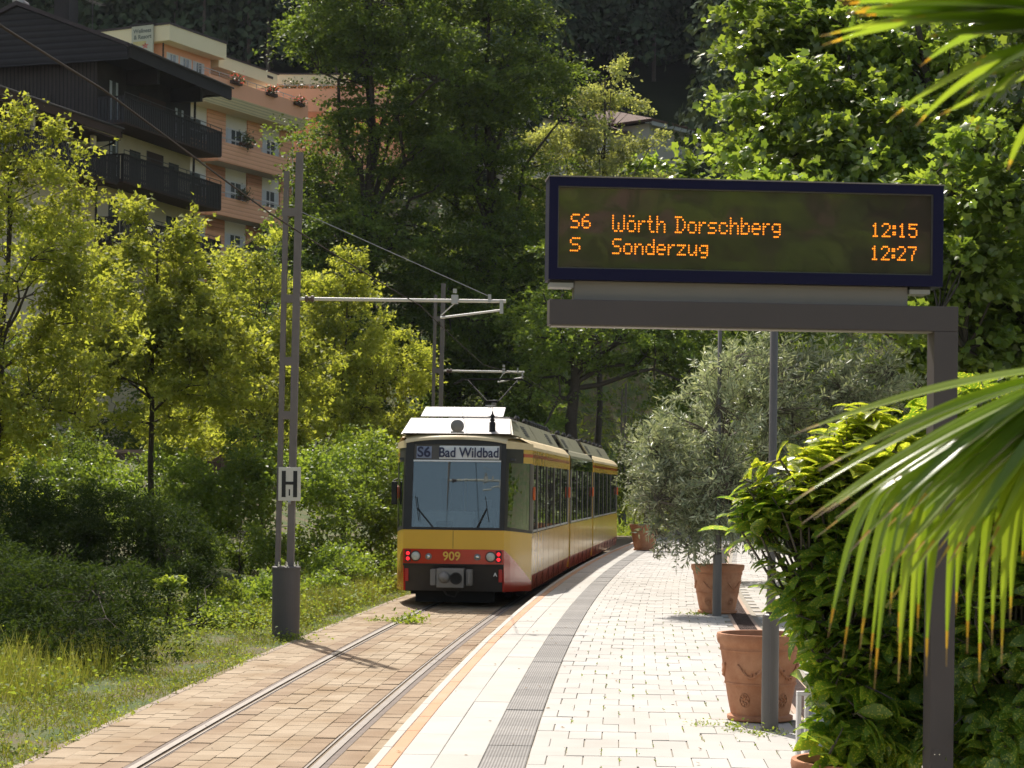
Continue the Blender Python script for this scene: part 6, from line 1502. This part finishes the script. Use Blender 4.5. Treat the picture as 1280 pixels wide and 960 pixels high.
# tufts in the joints of the platform and weeds on the track
tp = np.array([tuple(p) for p in tuft]); k = 7
P = np.repeat(tp, k, 0)+RNG.normal(size=(len(tp)*k, 3))*[.004, .07, 0]
m_ = len(P); l = .008+.014*RNG.random(m_); d = RNG.normal(size=(m_, 3))*[.3, .5, 0]+[0, 0, 1]
o = scatter('joint_moss', T_blade(), P, frames(RNG.normal(size=(m_, 3)), d), None, 'weed', aniso=np.stack([np.full(m_, .012), l, l], 1)); o['kind'] = 'stuff'
def weedpatch(px, py, z, label, n=120, r=.14, h=.10, size=.05, mat='weed'):
    p = atz(px, py, z); rt = empty('weed_clump', p, label=label, cat='weed'); q = RNG.normal(size=(n, 3))*[r, r, 0]; q[:, 2] = np.abs(RNG.normal(size=n))*h*.6
    o = scatter('foliage', T_oval(.6), q, leaf_rot(n, 1., .8), size*(.6+.8*RNG.random(n)), mat, rt)
weedpatch(513, 779, 0, 'largest weed clump growing between the rails in front of the tram', 200, .15, .14, .07)
weedpatch(470, 776, 0, 'small pale weed left of the grassier rail in front of the tram', 60, .10, .06, .05, 'bush_light'); weedpatch(493, 777, 0, 'tiny weed right beside the rail in front of the tram', 40, .06, .05, .05)
weedpatch(918, 912, PZ, 'green weed tuft at the foot of the nearer large pot', 90, .05, .06, .03); weedpatch(880, 906, PZ, 'sparse yellowish weeds on the paving left of the nearer large pot', 70, .10, .03, .025, 'bush_light')
weedpatch(872, 768, PZ, 'weeds at the left foot of the pot under the large olive', 130, .16, .03, .035); weedpatch(960, 918, PZ, 'weeds along the foot of the nearer grey post', 100, .14, .04, .03)
weedpatch(365, 800, 0, 'weeds around the foot of the grey mast drum', 160, .22, .12, .05)
P = []
for _ in range(170):
    y = random.uniform(13, 55); P.append(offp(y, random.uniform(.1, 3.2), PZ+.006))
for _ in range(14):
    y = random.uniform(14, 36); P.append(offp(y, random.uniform(-2.6, -.3), .012))
P = np.array([tuple(p) for p in P]); n = len(P)
o = scatter('fallen_leaves', T_oval(.7), P, frames(RNG.normal(size=(n, 3))*.15+[0, 0, 1], RNG.normal(size=(n, 3))), .035*(.5+RNG.random(n)), 'palm_dead'); o['kind'] = 'stuff'
# ---- forest on the hillside, one far mass
pos, hs = [], []
tries = 0
while len(pos) < 620 and tries < 60000:
    tries += 1
    y = RNG.uniform(128, 300); x = RNG.uniform(-.28*y-4, .27*y+4); h_ = RNG.uniform(9, 17); zb_ = gz(x, y)
    u = x/y*F+640; v = 606-(zb_-2.3)/y*F; vt = 606-(zb_+h_-2.3)/y*F
    if v < -40 or vt > 190 or u > 930 or (430 < u < 560 and v > 10): continue
    if 215 < u < 345 and 0 < v < 75 and y > 150 and RNG.random() < .6: continue
    if 640 < u < 900 and y < 160: continue
    if u < 430 and y < 150: continue
    pos.append((x, y, gz(x, y))); hs.append(h_)
pos = np.array(pos); hs = np.array(hs); per = 620
k = np.repeat(np.arange(len(pos)), per); t_ = RNG.random(len(k)); con = (RNG.random(len(pos)) < .45)[k]
rad = np.where(con, (1-t_)*2.6+.2, np.sqrt(np.clip(1-(t_*2-1)**2, 0, 1))*3.2)*(.75+.3*RNG.random(len(k)))*(1+.25*np.sin(t_*40+k)); an = RNG.random(len(k))*2*PI
hh_ = hs[k]; P = pos[k]+np.stack([rad*np.cos(an), rad*np.sin(an), np.where(con, .12+.9*t_, .35+.65*t_)*hh_], 1)
outd = np.stack([np.cos(an), np.sin(an), np.full(len(k), .5)], 1)
R = frames(outd+RNG.normal(size=(len(k), 3))*.5, RNG.normal(size=(len(k), 3))+np.array([0, 0, -.3]))
forest = scatter('hillside_forest', T_oval(.8), P, R, .38+.4*RNG.random(len(k)), 'forest_leaf'); forest['kind'] = 'stuff'
mb = MB()
for p, h_ in zip(pos, hs):
    if RNG.random() < .35: mb.tube([tuple(p), tuple(p+np.array([0, 0, h_*.9]))], [.18, .06], 5, cap=False)
o = mb.build('forest_trunks', 'bark_pale', fixn=False); o['kind'] = 'stuff'
# meadow grass clumps on the slope
n = 60000; y = RNG.uniform(93, 122, n); x = RNG.uniform(-.05, .20, n)*y; z = ground(x, y)
o = scatter('slope_meadow', T_blade(), np.stack([x, y, z], 1), leaf_rot(n, .2, 1.), None, 'weed', aniso=np.stack([np.full(n, .06), np.full(n, .35), np.full(n, .35)], 1)*(.5+RNG.random((n, 1)))); o['kind'] = 'stuff'


# ---- thin summer haze in the valley
m, t, b = new_mat('valley_haze'); t.nodes.remove(b); vol = N(t, 'VolumePrincipled'); vol.inputs['Color'].default_value = (.78, .86, 1, 1); vol.inputs['Density'].default_value = .00007; vol.inputs['Anisotropy'].default_value = .3
t.links.new(vol.outputs[0], t.nodes['Material Output'].inputs['Volume']); M['haze'] = m
hz = MB().box(-440, 440, -80, 440, -3, 195).build('haze', 'haze'); hz['kind'] = 'stuff'

leafy('verge_weeds', 9000, verge_pts(30, 48, -3.3, -5.2, 1.0), .06, 'weed', h=.35)
